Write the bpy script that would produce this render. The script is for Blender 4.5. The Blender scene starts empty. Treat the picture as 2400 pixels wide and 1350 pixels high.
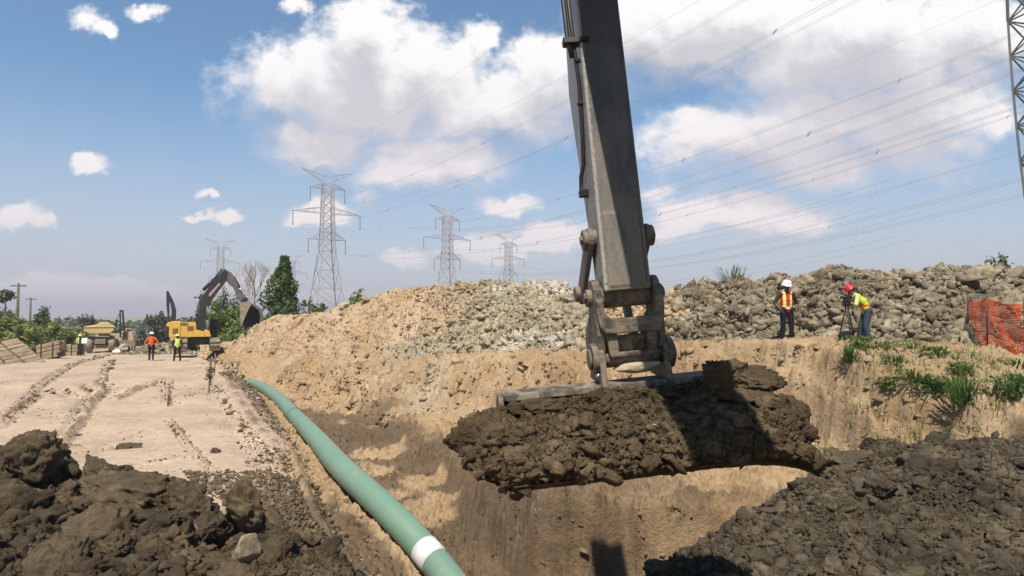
import bpy, bmesh, math, random
import numpy as np
from mathutils import Vector, Matrix, Euler
random.seed(7)
RNG = np.random.default_rng(7)
SC = bpy.context.scene
COL = SC.collection
R = math.radians

# ------------------------------------------------------------------ camera
CAM_H, FPX, PITCH = 3.0, 1500.0, math.atan(65 / 1500)
cam_data = bpy.data.cameras.new('camera')
cam_data.sensor_width = 36.0
cam_data.lens = 36.0 * FPX / 2400
cam_data.clip_start = 0.05
cam_data.clip_end = 9000
cam = bpy.data.objects.new('camera', cam_data)
cam.location = (0, 0, CAM_H)
cam.rotation_euler = (math.pi / 2 + PITCH, 0, 0)
COL.objects.link(cam)
SC.camera = cam
SC.view_settings.view_transform = 'Standard'
SC.view_settings.look = 'None'
SC.view_settings.gamma = 1.0
SC.view_settings.exposure = 0.28
SC.cycles.max_bounces = 5
SC.cycles.diffuse_bounces = 1
SC.cycles.glossy_bounces = 2
SC.cycles.transparent_max_bounces = 6
SC.cycles.use_denoising = True


def at(u, v, Y):
    """point at forward distance Y seen at pixel (u, v) of the 2400 x 1350 photograph"""
    yy = (675 - v) / FPX
    dx = (u - 1200) / FPX
    dy = math.cos(PITCH) - yy * math.sin(PITCH)
    dz = math.sin(PITCH) + yy * math.cos(PITCH)
    k = Y / dy
    return Vector((dx * k, Y, CAM_H + dz * k))


def at_ground(u, v, z=0.0):
    yy = (675 - v) / FPX
    dy = math.cos(PITCH) - yy * math.sin(PITCH)
    dz = math.sin(PITCH) + yy * math.cos(PITCH)
    k = (z - CAM_H) / dz
    return Vector(((u - 1200) / FPX * k, dy * k, z))


# ------------------------------------------------------------------ sun and sky
SUN_EL, SUN_TRAVEL = 60.0, 12.0            # light travels 12 degrees right of the view direction
sd = bpy.data.lights.new('sun', 'SUN')
sd.energy = 4.9
sd.angle = R(0.55)
sd.color = (1.0, 0.93, 0.82)
sun = bpy.data.objects.new('sun', sd)
trav = Vector((math.sin(R(SUN_TRAVEL)) * math.cos(R(SUN_EL)), math.cos(R(SUN_TRAVEL)) * math.cos(R(SUN_EL)), -math.sin(R(SUN_EL))))
sun.rotation_euler = trav.to_track_quat('-Z', 'Y').to_euler()
sun.location = (-5, -30, 60)
COL.objects.link(sun)

world = bpy.data.worlds.new('World')
SC.world = world
world.use_nodes = True


class NT:
    """small helper for writing node trees"""

    def __init__(self, tree):
        self.t = tree
        self.t.nodes.clear()

    def n(self, kind, inputs=None, **props):
        nd = self.t.nodes.new(kind)
        for k, val in props.items():
            setattr(nd, k, val)
        for k, val in (inputs or {}).items():
            self.set(nd, k, val)
        return nd

    def set(self, nd, k, val):
        if hasattr(val, 'is_output'):
            self.t.links.new(val, nd.inputs[k])
        elif hasattr(val, 'outputs'):
            self.t.links.new(val.outputs[0], nd.inputs[k])
        else:
            nd.inputs[k].default_value = val

    def m(self, op, a, b=None, c=None, clamp=False):
        nd = self.n('ShaderNodeMath', operation=op, use_clamp=clamp)
        for i, x in enumerate((a, b, c)):
            if x is not None:
                self.set(nd, i, x)
        return nd.outputs[0]

    def v(self, op, a, b=None, c=None):
        nd = self.n('ShaderNodeVectorMath', operation=op)
        for i, x in enumerate((a, b, c)):
            if x is not None:
                self.set(nd, i, x)
        return nd.outputs['Value'] if op in ('LENGTH', 'DOT_PRODUCT') else nd.outputs['Vector']

    def noise(self, vec, scale, detail=4, rough=0.5, dist=0.0, col=False):
        nd = self.n('ShaderNodeTexNoise', {'Scale': scale, 'Detail': detail, 'Roughness': rough, 'Distortion': dist})
        if vec is not None:
            self.set(nd, 'Vector', vec)
        return nd.outputs['Color'] if col else nd.outputs['Fac']

    def maprange(self, x, a, b, c=0.0, d=1.0, smooth=False):
        nd = self.n('ShaderNodeMapRange', {0: x, 1: a, 2: b, 3: c, 4: d}, interpolation_type='SMOOTHSTEP' if smooth else 'LINEAR')
        return nd.outputs[0]

    def mix(self, f, a, b, blend='MIX'):
        nd = self.n('ShaderNodeMix', data_type='RGBA', blend_type=blend)
        self.set(nd, 0, f)
        for k, x in ((6, a), (7, b)):
            if isinstance(x, tuple) and len(x) == 3:
                x = (*x, 1.0)
            self.set(nd, k, x)
        return nd.outputs[2]

    def ramp(self, x, stops):
        nd = self.n('ShaderNodeValToRGB', {0: x})
        el = nd.color_ramp.elements
        while len(el) < len(stops):
            el.new(0.5)
        for e, (p, c) in zip(el, stops):
            e.position = p
            e.color = (*c, 1.0)
        return nd.outputs[0]


# cumulus lobes as directions in the sky: (u, v, half width, half height) of the photograph turned into tangents of angles
LOBES = [
    (860, 215, 320, 165), (1160, 260, 230, 110), (1330, 190, 150, 110), (2020, 150, 380, 165), (1680, 70, 330, 130), (1830, 330, 330, 110), (2130, 300, 200, 120), (1010, 380, 210, 70), (760, 330, 170, 70),
    (655, 215, 100, 125), (640, 140, 52, 62), (735, 150, 85, 100), (860, 120, 125, 150), (900, 60, 62, 80), (800, 90, 60, 70), (1000, 190, 130, 130),
    (1135, 105, 46, 62), (1080, 130, 60, 70), (880, 260, 300, 95), (700, 310, 120, 45), (760, 365, 100, 45), (1060, 370, 150, 75),
    (930, 410, 110, 42), (1180, 250, 130, 80), (1290, 165, 90, 85), (1390, 170, 130, 100), (1250, 130, 60, 40),
    (1530, 90, 170, 125), (1720, 50, 280, 100), (2010, 110, 330, 150), (2150, 250, 250, 120), (1960, 270, 260, 105),
    (2280, 90, 190, 115), (1610, 270, 70, 38), (1600, 345, 85, 55), (1720, 300, 75, 48), (1900, 380, 230, 75), (1720, 390, 80, 50), (1760, 500, 210, 65),
    (1580, 535, 95, 50), (2345, 285, 80, 58), (2230, 330, 110, 42), (1560, 445, 60, 36), (1850, 530, 110, 45), (1930, 430, 55, 35),
    (215, 50, 46, 34), (255, 66, 26, 20), (340, 28, 52, 22), (205, 390, 44, 30), (188, 376, 24, 22), (40, 520, 80, 38), (120, 525, 26, 18), (515, 508, 52, 16), (455, 512, 26, 9), (476, 462, 28, 12), (690, 8, 40, 22),
    (770, 500, 90, 40), (1180, 480, 92, 32), (870, 470, 40, 34), (960, 600, 80, 24), (1160, 585, 120, 38), (1290, 560, 110, 45), (180, 680, 260, 34), (640, 690, 200, 30)]


def lobe_group():
    g = bpy.data.node_groups.new('cloud_field', 'ShaderNodeTree')
    g.interface.new_socket('P', in_out='INPUT', socket_type='NodeSocketVector')
    g.interface.new_socket('F', in_out='OUTPUT', socket_type='NodeSocketFloat')
    t = NT(g)
    gi = t.n('NodeGroupInput')
    go = t.n('NodeGroupOutput')
    cur = None
    for (u, v, ru, rv) in LOBES:
        p = at(u, v, 1.0)
        c = (p.x, p.z - CAM_H)
        k = min(1.0, max(0.34, ru / 130))           # small clouds are thinner
        a, b = FPX / ru * (1.75 - 0.75 * k), FPX / rv * (1.75 - 0.75 * k)
        w = t.v('MULTIPLY_ADD', gi.outputs[0], (a, b, 0), (-c[0] * a, -c[1] * b, 0))
        ln = t.v('LENGTH', w)
        if k < 1:
            ln = t.m('MULTIPLY_ADD', ln, k, 1 - k)
        cur = ln if cur is None else t.m('SMOOTH_MIN', cur, ln, 0.22)
    t.set(go, 0, t.m('SUBTRACT', 1.0, cur))
    return g


def build_world():
    t = NT(world.node_tree)
    out = t.n('ShaderNodeOutputWorld')
    bg = t.n('ShaderNodeBackground', {'Strength': 0.1})
    t.set(out, 'Surface', bg)
    sky = t.n('ShaderNodeTexSky', sky_type='NISHITA', sun_disc=False, sun_elevation=R(SUN_EL), sun_rotation=R(180 + SUN_TRAVEL), altitude=100,
              air_density=1.0, dust_density=0.6, ozone_density=2.2)
    d = t.n('ShaderNodeTexCoord').outputs['Generated']
    sep = t.n('ShaderNodeSeparateXYZ', {0: d})
    y = t.m('MAXIMUM', t.m('ABSOLUTE', sep.outputs[1]), 0.12)
    px = t.m('DIVIDE', sep.outputs[0], y)
    pz = t.m('DIVIDE', sep.outputs[2], y)
    P = t.n('ShaderNodeCombineXYZ', {0: px, 1: pz, 2: 0.0}).outputs[0]
    # ragged outlines: warp the direction with two sizes of noise
    w1 = t.v('SUBTRACT', t.noise(P, 9, 3, 0.55, col=True), (0.5, 0.5, 0.5))
    w2 = t.v('SUBTRACT', t.noise(P, 34, 5, 0.62, col=True), (0.5, 0.5, 0.5))
    Pw = t.v('MULTIPLY_ADD', w1, (0.075, 0.06, 0), P)
    Pw = t.v('MULTIPLY_ADD', w2, (0.030, 0.030, 0), Pw)
    grp = lobe_group()

    def field(vec):
        nd = t.n('ShaderNodeGroup')
        nd.node_tree = grp
        t.set(nd, 0, vec)
        return nd.outputs[0]

    f0 = field(Pw)
    f_up = field(t.v('ADD', Pw, (0.012, 0.052, 0)))
    puff = t.noise(t.v('MULTIPLY', P, (1, 1.25, 1)), 24, 9, 0.62)
    soft = t.noise(P, 6, 3, 0.5)
    dens = t.m('MULTIPLY_ADD', t.m('SUBTRACT', puff, 0.5), 1.15, t.m('ADD', f0, 0.27))
    hi = t.m('MULTIPLY', t.maprange(soft, 0.35, 0.7, 0.75, 1.5), t.maprange(t.m('SUBTRACT', f_up, f0), -0.4, 0.3, 0.42, 1.1))
    alpha = t.n('ShaderNodeMapRange', {0: dens, 1: 0.0, 2: hi, 3: 0.0, 4: 1.0}, interpolation_type='SMOOTHSTEP').outputs[0]
    # bases in the clouds' own shade: thick cloud above means a greyer place
    thick = t.m('MULTIPLY_ADD', t.m('SUBTRACT', puff, 0.5), 0.9, f_up)
    shade = t.maprange(thick, 0.02, 0.75, 0.0, 1.0, True)
    shade = t.m('MULTIPLY', shade, t.maprange(soft, 0.3, 0.6, 0.75, 1.0))
    low = t.maprange(pz, 0.05, 0.45, 0.0, 1.0)
    lit = t.mix(low, (7.8, 7.1, 7.2), (8.8, 8.6, 8.5))
    dark = t.mix(low, (6.0, 5.5, 6.0), (5.0, 4.9, 5.3))
    ccol = t.mix(shade, lit, dark)
    # the clear sky, with the pale milky band this dusty day has along the horizon
    tint = t.mix(1.0, sky.outputs[0], (0.82, 1.12, 1.20), 'MULTIPLY')
    ahead = t.maprange(sep.outputs[1], -0.15, 0.25)  # sky behind the camera is dimmed and cleared of cloud to cut fill light
    tint = t.mix(ahead, t.mix(1.0, tint, (0.55, 0.55, 0.55), 'MULTIPLY'), tint)
    hz = t.m('MULTIPLY', t.maprange(sep.outputs[2], -0.02, 0.34, 0.92, 0.05, True), t.maprange(ahead, 0, 1, 0.35, 1.0))
    clear = t.mix(hz, tint, (4.9, 4.75, 5.3))
    alpha = t.m('MULTIPLY', t.m('MULTIPLY', alpha, ahead), t.maprange(sep.outputs[2], 0.0, 0.14, 0.25, 0.97))
    col = t.mix(alpha, clear, ccol)
    t.set(bg, 'Color', col)


build_world()

# ------------------------------------------------------------------ numpy noise
def _hash(ix, iy, iz, seed):
    h = (ix.astype(np.uint32) * np.uint32(374761393) + iy.astype(np.uint32) * np.uint32(668265263)
         + iz.astype(np.uint32) * np.uint32(2147483647) + np.uint32(seed * 974711 & 0xffffffff))
    h = (h ^ (h >> np.uint32(13))) * np.uint32(1274126177)
    h = (h ^ (h >> np.uint32(16))) * np.uint32(2246822519)
    h ^= h >> np.uint32(15)
    return h.astype(np.float64) / 4294967295.0


def vnoise(P, seed=0):
    P = np.asarray(P, float)
    i = np.floor(P).astype(np.int64)
    f = P - i
    f = f * f * f * (f * (f * 6 - 15) + 10)
    out = 0
    for dx in (0, 1):
        wx = f[:, 0] if dx else 1 - f[:, 0]
        for dy in (0, 1):
            wy = f[:, 1] if dy else 1 - f[:, 1]
            for dz in (0, 1):
                wz = f[:, 2] if dz else 1 - f[:, 2]
                out = out + wx * wy * wz * _hash(i[:, 0] + dx, i[:, 1] + dy, i[:, 2] + dz, seed)
    return out * 2 - 1


def fbm(P, octaves=4, scale=1.0, rough=0.5, seed=0, ridged=False):
    P = np.asarray(P, float) * scale
    a, tot, out = 1.0, 0.0, 0
    for k in range(octaves):
        n = vnoise(P + 17.3 * k, seed + k)
        if ridged:
            n = 1 - 2 * np.abs(n)
        out = out + a * n
        tot += a
        a *= rough
        P = P * 2.03
    return out / tot


def sstep(x, a, b):
    t = np.clip((np.asarray(x, float) - a) / (b - a), 0, 1)
    return t * t * (3 - 2 * t)


# ------------------------------------------------------------------ objects
def link(o, parent=None):
    COL.objects.link(o)
    if parent is not None:
        o.parent = parent
    return o


def tag(o, label=None, cat=None, group=None, kind=None):
    if label: o['label'] = label
    if cat: o['category'] = cat
    if group: o['group'] = group
    if kind: o['kind'] = kind
    return o


def thing(name, label, cat, loc=(0, 0, 0), rotz=0.0, group=None):
    o = bpy.data.objects.new(name, None)
    o.empty_display_size = 0.2
    o.location = loc
    o.rotation_euler = (0, 0, rotz)
    link(o)
    return tag(o, label, cat, group)


def np_obj(name, V, F, mat, parent=None, smooth=False, attrs=None):
    """F: one (n,k) array or a list of them"""
    me = bpy.data.meshes.new(name)
    Fs = F if isinstance(F, list) else [F]
    Fs = [np.asarray(f, np.int32) for f in Fs if len(f)]
    me.vertices.add(len(V))
    me.vertices.foreach_set('co', np.asarray(V, np.float32).ravel())
    nl = sum(f.size for f in Fs)
    me.loops.add(nl)
    me.loops.foreach_set('vertex_index', np.concatenate([f.ravel() for f in Fs]))
    starts, s = [], 0
    for f in Fs:
        starts.append(s + np.arange(len(f)) * f.shape[1])
        s += f.size
    starts = np.concatenate(starts).astype(np.int32)
    me.polygons.add(len(starts))
    me.polygons.foreach_set('loop_start', starts)
    if smooth:
        me.polygons.foreach_set('use_smooth', np.ones(len(starts), bool))
    for k, val in (attrs or {}).items():
        at_ = me.attributes.new(k, 'FLOAT', 'POINT')
        at_.data.foreach_set('value', np.asarray(val, np.float32))
    me.update(calc_edges=True)
    if mat is not None:
        me.materials.append(mat)
    return link(bpy.data.objects.new(name, me), parent)


class MB:
    """collects boxes, bars, tubes and prisms; build() links them as one mesh object"""

    def __init__(self):
        self.bm = bmesh.new()

    def _v(self, pts):
        return [self.bm.verts.new(p) for p in pts]

    def _f(self, vs, mi=0):
        try:
            f = self.bm.faces.new(vs)
            f.material_index = mi
            return f
        except ValueError:
            return None

    def box(self, c, s, rot=None, taper=1.0):
        c = Vector(c)
        hx, hy, hz = s[0] / 2, s[1] / 2, s[2] / 2
        M = rot if rot is not None else Matrix.Identity(3)
        vs = self._v([c + M @ Vector((x * (taper if z > 0 else 1), y * (taper if z > 0 else 1), z)) for z in (-hz, hz) for (x, y) in ((-hx, -hy), (hx, -hy), (hx, hy), (-hx, hy))])
        for q in ((3, 2, 1, 0), (4, 5, 6, 7), (0, 1, 5, 4), (1, 2, 6, 5), (2, 3, 7, 6), (3, 0, 4, 7)):
            self._f([vs[i] for i in q])
        return vs

    def bar(self, a, b, w, h=None):
        a, b = Vector(a), Vector(b)
        d = b - a
        L = d.length
        if L < 1e-6:
            return
        q = d.to_track_quat('Z', 'Y').to_matrix()
        self.box((a + b) / 2, (w, h or w, L), q)

    def tube(self, pts, r, n=10, caps=True):
        pts = [Vector(p) for p in pts]
        rs = r if isinstance(r, (list, tuple)) else [r] * len(pts)
        rings = []
        up = None
        for i, p in enumerate(pts):
            d = (pts[min(i + 1, len(pts) - 1)] - pts[max(i - 1, 0)]).normalized()
            if up is None:
                up = Vector((0, 0, 1)) if abs(d.z) < 0.9 else Vector((1, 0, 0))
            x = up.cross(d).normalized()
            yv = d.cross(x).normalized()
            up = yv
            rings.append(self._v([p + x * (math.cos(2 * math.pi * k / n) * rs[i]) + yv * (math.sin(2 * math.pi * k / n) * rs[i]) for k in range(n)]))
        for a, b in zip(rings, rings[1:]):
            for k in range(n):
                f = self._f([a[k], a[(k + 1) % n], b[(k + 1) % n], b[k]])
                if f: f.smooth = n >= 8
        if caps:
            self._f(list(reversed(rings[0])))
            self._f(rings[-1])

    def cyl(self, a, b, r, n=20, r2=None):
        self.tube([a, b], [r, r if r2 is None else r2], n)

    def prism(self, poly, width, axes=((1, 0, 0), (0, 0, 1), (0, 1, 0)), origin=(0, 0, 0), mid=0.0):
        """poly in the plane of axes[0], axes[1]; extruded +-width/2 along axes[2]"""
        A, B, Cx = (Vector(a) for a in axes)
        o = Vector(origin)
        lo = self._v([o + A * p[0] + B * p[1] + Cx * (mid - width / 2) for p in poly])
        hi = self._v([o + A * p[0] + B * p[1] + Cx * (mid + width / 2) for p in poly])
        self._f(list(reversed(lo)))
        self._f(hi)
        n = len(poly)
        for i in range(n):
            self._f([lo[i], lo[(i + 1) % n], hi[(i + 1) % n], hi[i]])

    def lathe(self, prof, c, axis='z', n=20):
        c = Vector(c)
        rings = []
        for r, h in prof:
            ring = []
            for k in range(n):
                a = 2 * math.pi * k / n
                p = (r * math.cos(a), r * math.sin(a), h)
                p = {'z': p, 'y': (p[0], p[2], p[1]), 'x': (p[2], p[0], p[1])}[axis]
                ring.append(c + Vector(p))
            rings.append(self._v(ring))
        for a, b in zip(rings, rings[1:]):
            for k in range(n):
                f = self._f([a[k], a[(k + 1) % n], b[(k + 1) % n], b[k]])
                if f: f.smooth = True
        self._f(list(reversed(rings[0])))
        self._f(rings[-1])

    def ball(self, c, r, sub=2, sq=(1, 1, 1)):
        res = bmesh.ops.create_icosphere(self.bm, subdivisions=sub, radius=1.0)
        for v in res['verts']:
            v.co = Vector(c) + Vector((v.co.x * r * sq[0], v.co.y * r * sq[1], v.co.z * r * sq[2]))
            for f in v.link_faces: f.smooth = True

    def build(self, name, mat, parent=None, bevel=0.0, seg=2, transform=None):
        bmesh.ops.recalc_face_normals(self.bm, faces=self.bm.faces[:])
        if transform is not None:
            self.bm.transform(transform)
        if bevel > 0:
            ed = [e for e in self.bm.edges if len(e.link_faces) == 2 and e.calc_face_angle(0) > 0.6]
            bmesh.ops.bevel(self.bm, geom=ed, offset=bevel, segments=seg, affect='EDGES', clamp_overlap=True, profile=0.6)
        me = bpy.data.meshes.new(name)
        self.bm.to_mesh(me)
        self.bm.free()
        me.materials.append(mat)
        return link(bpy.data.objects.new(name, me), parent)


def copy_tree(o, parent=None):
    c = o.copy()
    COL.objects.link(c)
    c.parent = parent
    for ch in o.children:
        copy_tree(ch, c)
    return c


# ------------------------------------------------------------------ materials
MATS = {}


def principled(name):
    m = bpy.data.materials.new(name)
    m.use_nodes = True
    t = NT(m.node_tree)
    out = t.n('ShaderNodeOutputMaterial')
    b = t.n('ShaderNodeBsdfPrincipled')
    t.set(out, 'Surface', b)
    MATS[name] = m
    return m, t, b


def dirt_mat(name, c1, c2, c3, scale=1.0, island=0.0, bump=0.6, fine=1.0, attrs=(), rough=0.95, calm=None):
    """earth: three colours mixed by noise, optional per-clod variation and vertex masks [(attr, colour)]"""
    m, t, b = principled(name)
    P = t.n('ShaderNodeTexCoord').outputs['Object']
    n1 = t.noise(P, 0.55 * scale, 6, 0.62, 0.4)
    n2 = t.noise(P, 4.5 * scale, 6, 0.65, 0.3)
    n3 = t.noise(P, 26 * scale, 5, 0.7)
    x = t.m('MULTIPLY_ADD', t.m('SUBTRACT', n2, 0.5), 0.7, n1)
    col = t.ramp(x, [(0.28, c1), (0.5, c2), (0.74, c3)])
    for k, c in attrs:
        a = t.n('ShaderNodeAttribute', attribute_name=k).outputs['Fac']
        f = t.maprange(t.m('MULTIPLY_ADD', t.m('SUBTRACT', n2, 0.5), 0.9, a), 0.25, 0.75, 0, 1, True)
        c_var = t.ramp(x, [(0.3, tuple(q * 0.8 for q in c)), (0.7, tuple(q * 1.2 for q in c))])
        col = t.mix(f, col, c_var)
    val = t.maprange(n3, 0.25, 0.75, 0.70, 1.30)
    if island:
        g = t.n('ShaderNodeNewGeometry').outputs['Random Per Island']
        val = t.m('MULTIPLY', val, t.maprange(g, 0, 1, 1 - island, 1 + island))
    hsv = t.n('ShaderNodeHueSaturation', {'Value': val, 'Color': col})
    t.set(b, 'Base Color', hsv)
    b.inputs['Roughness'].default_value = rough
    b.inputs['Specular IOR Level'].default_value = 0.25
    h = t.m('ADD', t.m('MULTIPLY', t.noise(P, 9 * fine, 8, 0.68), 1.0), t.m('MULTIPLY', t.noise(P, 42 * fine, 5, 0.7), 0.35))
    bp = t.n('ShaderNodeBump', {'Strength': bump, 'Distance': 0.14 / fine, 'Height': h})
    if calm:
        a = t.n('ShaderNodeAttribute', attribute_name=calm).outputs['Fac']
        t.set(bp, 'Strength', t.maprange(a, 0.1, 0.6, bump, bump * 0.3))
    t.set(b, 'Normal', bp)
    return m


def plain_mat(name, col, rough=0.6, var=0.15, scale=3.0, metal=0.0, bump=0.0, spec=0.4, island=0.0, dust=None, dust_amt=0.4, grime=None):
    m, t, b = principled(name)
    P = t.n('ShaderNodeTexCoord').outputs['Object']
    n1 = t.noise(P, scale, 6, 0.6)
    val = t.maprange(n1, 0.3, 0.7, 1 - var, 1 + var)
    if island:
        g = t.n('ShaderNodeNewGeometry').outputs['Random Per Island']
        val = t.m('MULTIPLY', val, t.maprange(g, 0, 1, 1 - island, 1 + island))
    c = t.n('ShaderNodeHueSaturation', {'Value': val, 'Color': (*col, 1)}).outputs[0]
    if dust is not None:
        n2 = t.noise(P, scale * 2.3, 8, 0.68, 0.5)
        f = t.maprange(n2, 0.62 - dust_amt * 0.5, 0.80 - dust_amt * 0.35, 0, 0.9, True)
        c = t.mix(f, c, dust)
        t.set(b, 'Roughness', t.maprange(f, 0, 1, rough, 0.95))
    else:
        b.inputs['Roughness'].default_value = rough
    t.set(b, 'Base Color', c)
    b.inputs['Metallic'].default_value = metal
    b.inputs['Specular IOR Level'].default_value = spec
    if bump:
        bp = t.n('ShaderNodeBump', {'Strength': bump, 'Distance': 0.02, 'Height': t.noise(P, scale * 6, 6, 0.65)})
        t.set(b, 'Normal', bp)
    return m


def leaf_mat(name, c1, c2, trans=0.25):
    m, t, b = principled(name)
    g = t.n('ShaderNodeNewGeometry').outputs['Random Per Island']
    P = t.n('ShaderNodeTexCoord').outputs['Object']
    f = t.m('MULTIPLY_ADD', t.m('SUBTRACT', t.noise(P, 0.9, 3, 0.6), 0.5), 1.3, g)
    t.set(b, 'Base Color', t.mix(t.m('MULTIPLY', f, 1.0, clamp=True), c1, c2))
    b.inputs['Roughness'].default_value = 0.6
    b.inputs['Specular IOR Level'].default_value = 0.25
    tr = t.n('ShaderNodeBsdfTranslucent', {'Color': (*[min(1, q * 1.3) for q in c2], 1)})
    mx = t.n('ShaderNodeMixShader', {0: trans, 1: b, 2: tr})
    out = [n for n in t.t.nodes if n.type == 'OUTPUT_MATERIAL'][0]
    t.set(out, 'Surface', mx)
    return m


# ------------------------------------------------------------------ clods and rubble
def ico(sub):
    bm = bmesh.new()
    bmesh.ops.create_icosphere(bm, subdivisions=sub, radius=1.0)
    V = np.array([v.co[:] for v in bm.verts])
    F = np.array([[v.index for v in f.verts] for f in bm.faces], np.int32)
    bm.free()
    return V, F


ICO = {s: ico(s) for s in (1, 2, 3, 4, 5)}


def clod(sub, seed, cuts=8, lump=0.28, fine=0.06, keep=0.62):
    r = np.random.default_rng(seed)
    V, F = ICO[sub]
    V = V.copy()
    d = 1 + lump * fbm(V, 3, 1.3, 0.55, seed)
    V = V * d[:, None]
    for _ in range(cuts):
        n = r.normal(size=3)
        n /= np.linalg.norm(n)
        lim = r.uniform(keep - 0.12, keep + 0.2)
        o = np.maximum(V @ n - lim, 0)
        V -= (o * 0.92)[:, None] * n
    if fine:
        V += V * (fine * fbm(V, 4, 3.5, 0.6, seed + 50))[:, None]
    V *= np.array([1.15, 1.0, r.uniform(0.62, 0.95)])
    return V, F


def scatter(P, size, variants, rng, N=None, sink=0.25, squash=1.0, tilt=1.0):
    """many clods merged into one vertex and face array"""
    P = np.asarray(P, float)
    n = len(P)
    which = rng.integers(0, len(variants), n)
    VV, FF, off = [], [], 0
    q = rng.normal(size=(n, 4))
    q[:, 1:3] *= tilt
    q /= np.linalg.norm(q, axis=1)[:, None]
    w, x, y, z = q.T
    Rm = np.stack([1 - 2 * (y * y + z * z), 2 * (x * y - z * w), 2 * (x * z + y * w), 2 * (x * y + z * w), 1 - 2 * (x * x + z * z), 2 * (y * z - x * w),
                   2 * (x * z - y * w), 2 * (y * z + x * w), 1 - 2 * (x * x + y * y)], -1).reshape(n, 3, 3)
    for k, (bv, bf) in enumerate(variants):
        idx = np.where(which == k)[0]
        if not len(idx):
            continue
        V = np.einsum('nij,vj->nvi', Rm[idx], bv) * size[idx][:, None, None]
        V[:, :, 2] *= squash
        V += P[idx][:, None, :]
        if N is not None:
            V -= (N[idx] * (size[idx] * sink)[:, None])[:, None, :]
        F = bf[None] + (np.arange(len(idx)) * len(bv))[:, None, None] + off
        VV.append(V.reshape(-1, 3))
        FF.append(F.reshape(-1, 3))
        off += len(idx) * len(bv)
    return np.concatenate(VV), np.concatenate(FF)


def join_arrays(parts):
    V, Fs, off = [], {}, 0
    for v, f in parts:
        V.append(v)
        Fs.setdefault(f.shape[1], []).append(f + off)
        off += len(v)
    return np.concatenate(V), [np.concatenate(f) for f in Fs.values()]


def grid_faces(nr, nc, wrap=False):
    i = np.arange(nr - 1)[:, None]
    j = np.arange(nc if wrap else nc - 1)[None, :]
    j2 = (j + 1) % nc
    a = i * nc + j
    return np.stack([a, i * nc + j2, (i + 1) * nc + j2, (i + 1) * nc + j], -1).reshape(-1, 4)


def grid_normals(G):
    du = np.gradient(G, axis=1)
    dv = np.gradient(G, axis=0)
    n = np.cross(du, dv)
    n /= np.linalg.norm(n, axis=2)[..., None] + 1e-9
    n[n[..., 2] < 0] *= -1
    return n



def crumb(sub, seed):
    """a torn lump of clay: angular body, creased and flaky"""
    r = np.random.default_rng(seed)
    V, F = ICO[sub]
    V = V * (1 + 0.35 * fbm(V, 2, 1.2, 0.5, seed))[:, None]
    for _ in range(6):
        n = r.normal(size=3)
        n /= np.linalg.norm(n)
        V -= (np.maximum(V @ n - r.uniform(0.42, 0.8), 0) * 0.9)[:, None] * n
    V = V * (1 + 0.30 * fbm(V, 3, 2.1, 0.6, seed + 3, True) + (0.16 * fbm(V, 3, 6.0, 0.6, seed + 7, True) if sub > 2 else 0) + (0.07 * fbm(V, 3, 15.0, 0.6, seed + 8, True) if sub > 3 else 0))[:, None]
    V *= np.array([r.uniform(0.95, 1.35), 1.0, r.uniform(0.55, 0.9)])
    return V, F


def flake(sub, seed):
    """a hard angular slab of clay"""
    r = np.random.default_rng(seed)
    V, F = ICO[sub]
    V = V * (1 + 0.3 * fbm(V, 2, 1.1, 0.5, seed))[:, None]
    for _ in range(11):
        n = r.normal(size=3)
        n /= np.linalg.norm(n)
        V -= (np.maximum(V @ n - r.uniform(0.25, 0.68), 0) * 0.97)[:, None] * n
    V = V * (1 + 0.10 * fbm(V, 3, 3.0, 0.6, seed + 5))[:, None]
    V *= np.array([r.uniform(1.2, 1.9), r.uniform(1.0, 1.4), r.uniform(0.6, 1.0)])
    return V, F


def chip(npts, seed, flat):
    """an angular broken lump: the hull of a few points"""
    r = np.random.default_rng(seed)
    P = r.normal(size=(npts, 3))
    P /= np.linalg.norm(P, axis=1)[:, None]
    P *= r.uniform(0.5, 1.25, npts)[:, None]
    P *= np.array([r.uniform(1.0, 1.7), r.uniform(0.7, 1.2), r.uniform(flat, 0.9)])
    bm = bmesh.new()
    for p in P:
        bm.verts.new(p)
    res = bmesh.ops.convex_hull(bm, input=bm.verts[:])
    bmesh.ops.delete(bm, geom=[v for v in bm.verts if not v.link_faces], context='VERTS')
    bmesh.ops.triangulate(bm, faces=bm.faces[:])
    bm.verts.index_update()
    V = np.array([v.co[:] for v in bm.verts])
    F = np.array([[v.index for v in f.verts] for f in bm.faces], np.int32)
    bm.free()
    return V, F


CLODS = {1: [chip(7, 10 + k, 0.35) for k in range(20)], 2: [chip(11, 40 + k, 0.4) for k in range(30)], 3: [flake(3, 300 + k) for k in range(12)]}
ROUGH = {s: [crumb(s, 900 * s + k) for k in range(10)] for s in (2, 3)}
ROUGH[4] = [crumb(5, 4500 + k) for k in range(12)]

# ------------------------------------------------------------------ earth materials
M_GROUND = dirt_mat('sandy_ground', (0.29, 0.19, 0.10), (0.39, 0.27, 0.155), (0.46, 0.34, 0.215), 0.7, bump=0.6, calm='road',
                    attrs=(('road', (0.43, 0.325, 0.235)), ('grey', (0.38, 0.33, 0.24)), ('dark', (0.15, 0.105, 0.064)), ('grass', (0.27, 0.25, 0.12))))
M_TAN = dirt_mat('tan_spoil', (0.34, 0.228, 0.125), (0.44, 0.315, 0.195), (0.50, 0.38, 0.255), 0.8, island=0.22, bump=0.6,
                 attrs=(('grey', (0.365, 0.305, 0.21)), ('pale', (0.50, 0.44, 0.35))))
M_GREY = dirt_mat('grey_clay_spoil', (0.15, 0.12, 0.078), (0.255, 0.21, 0.142), (0.36, 0.305, 0.215), 0.9, island=0.42, bump=0.6,
                  attrs=(('grey', (0.40, 0.29, 0.17)),))
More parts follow.
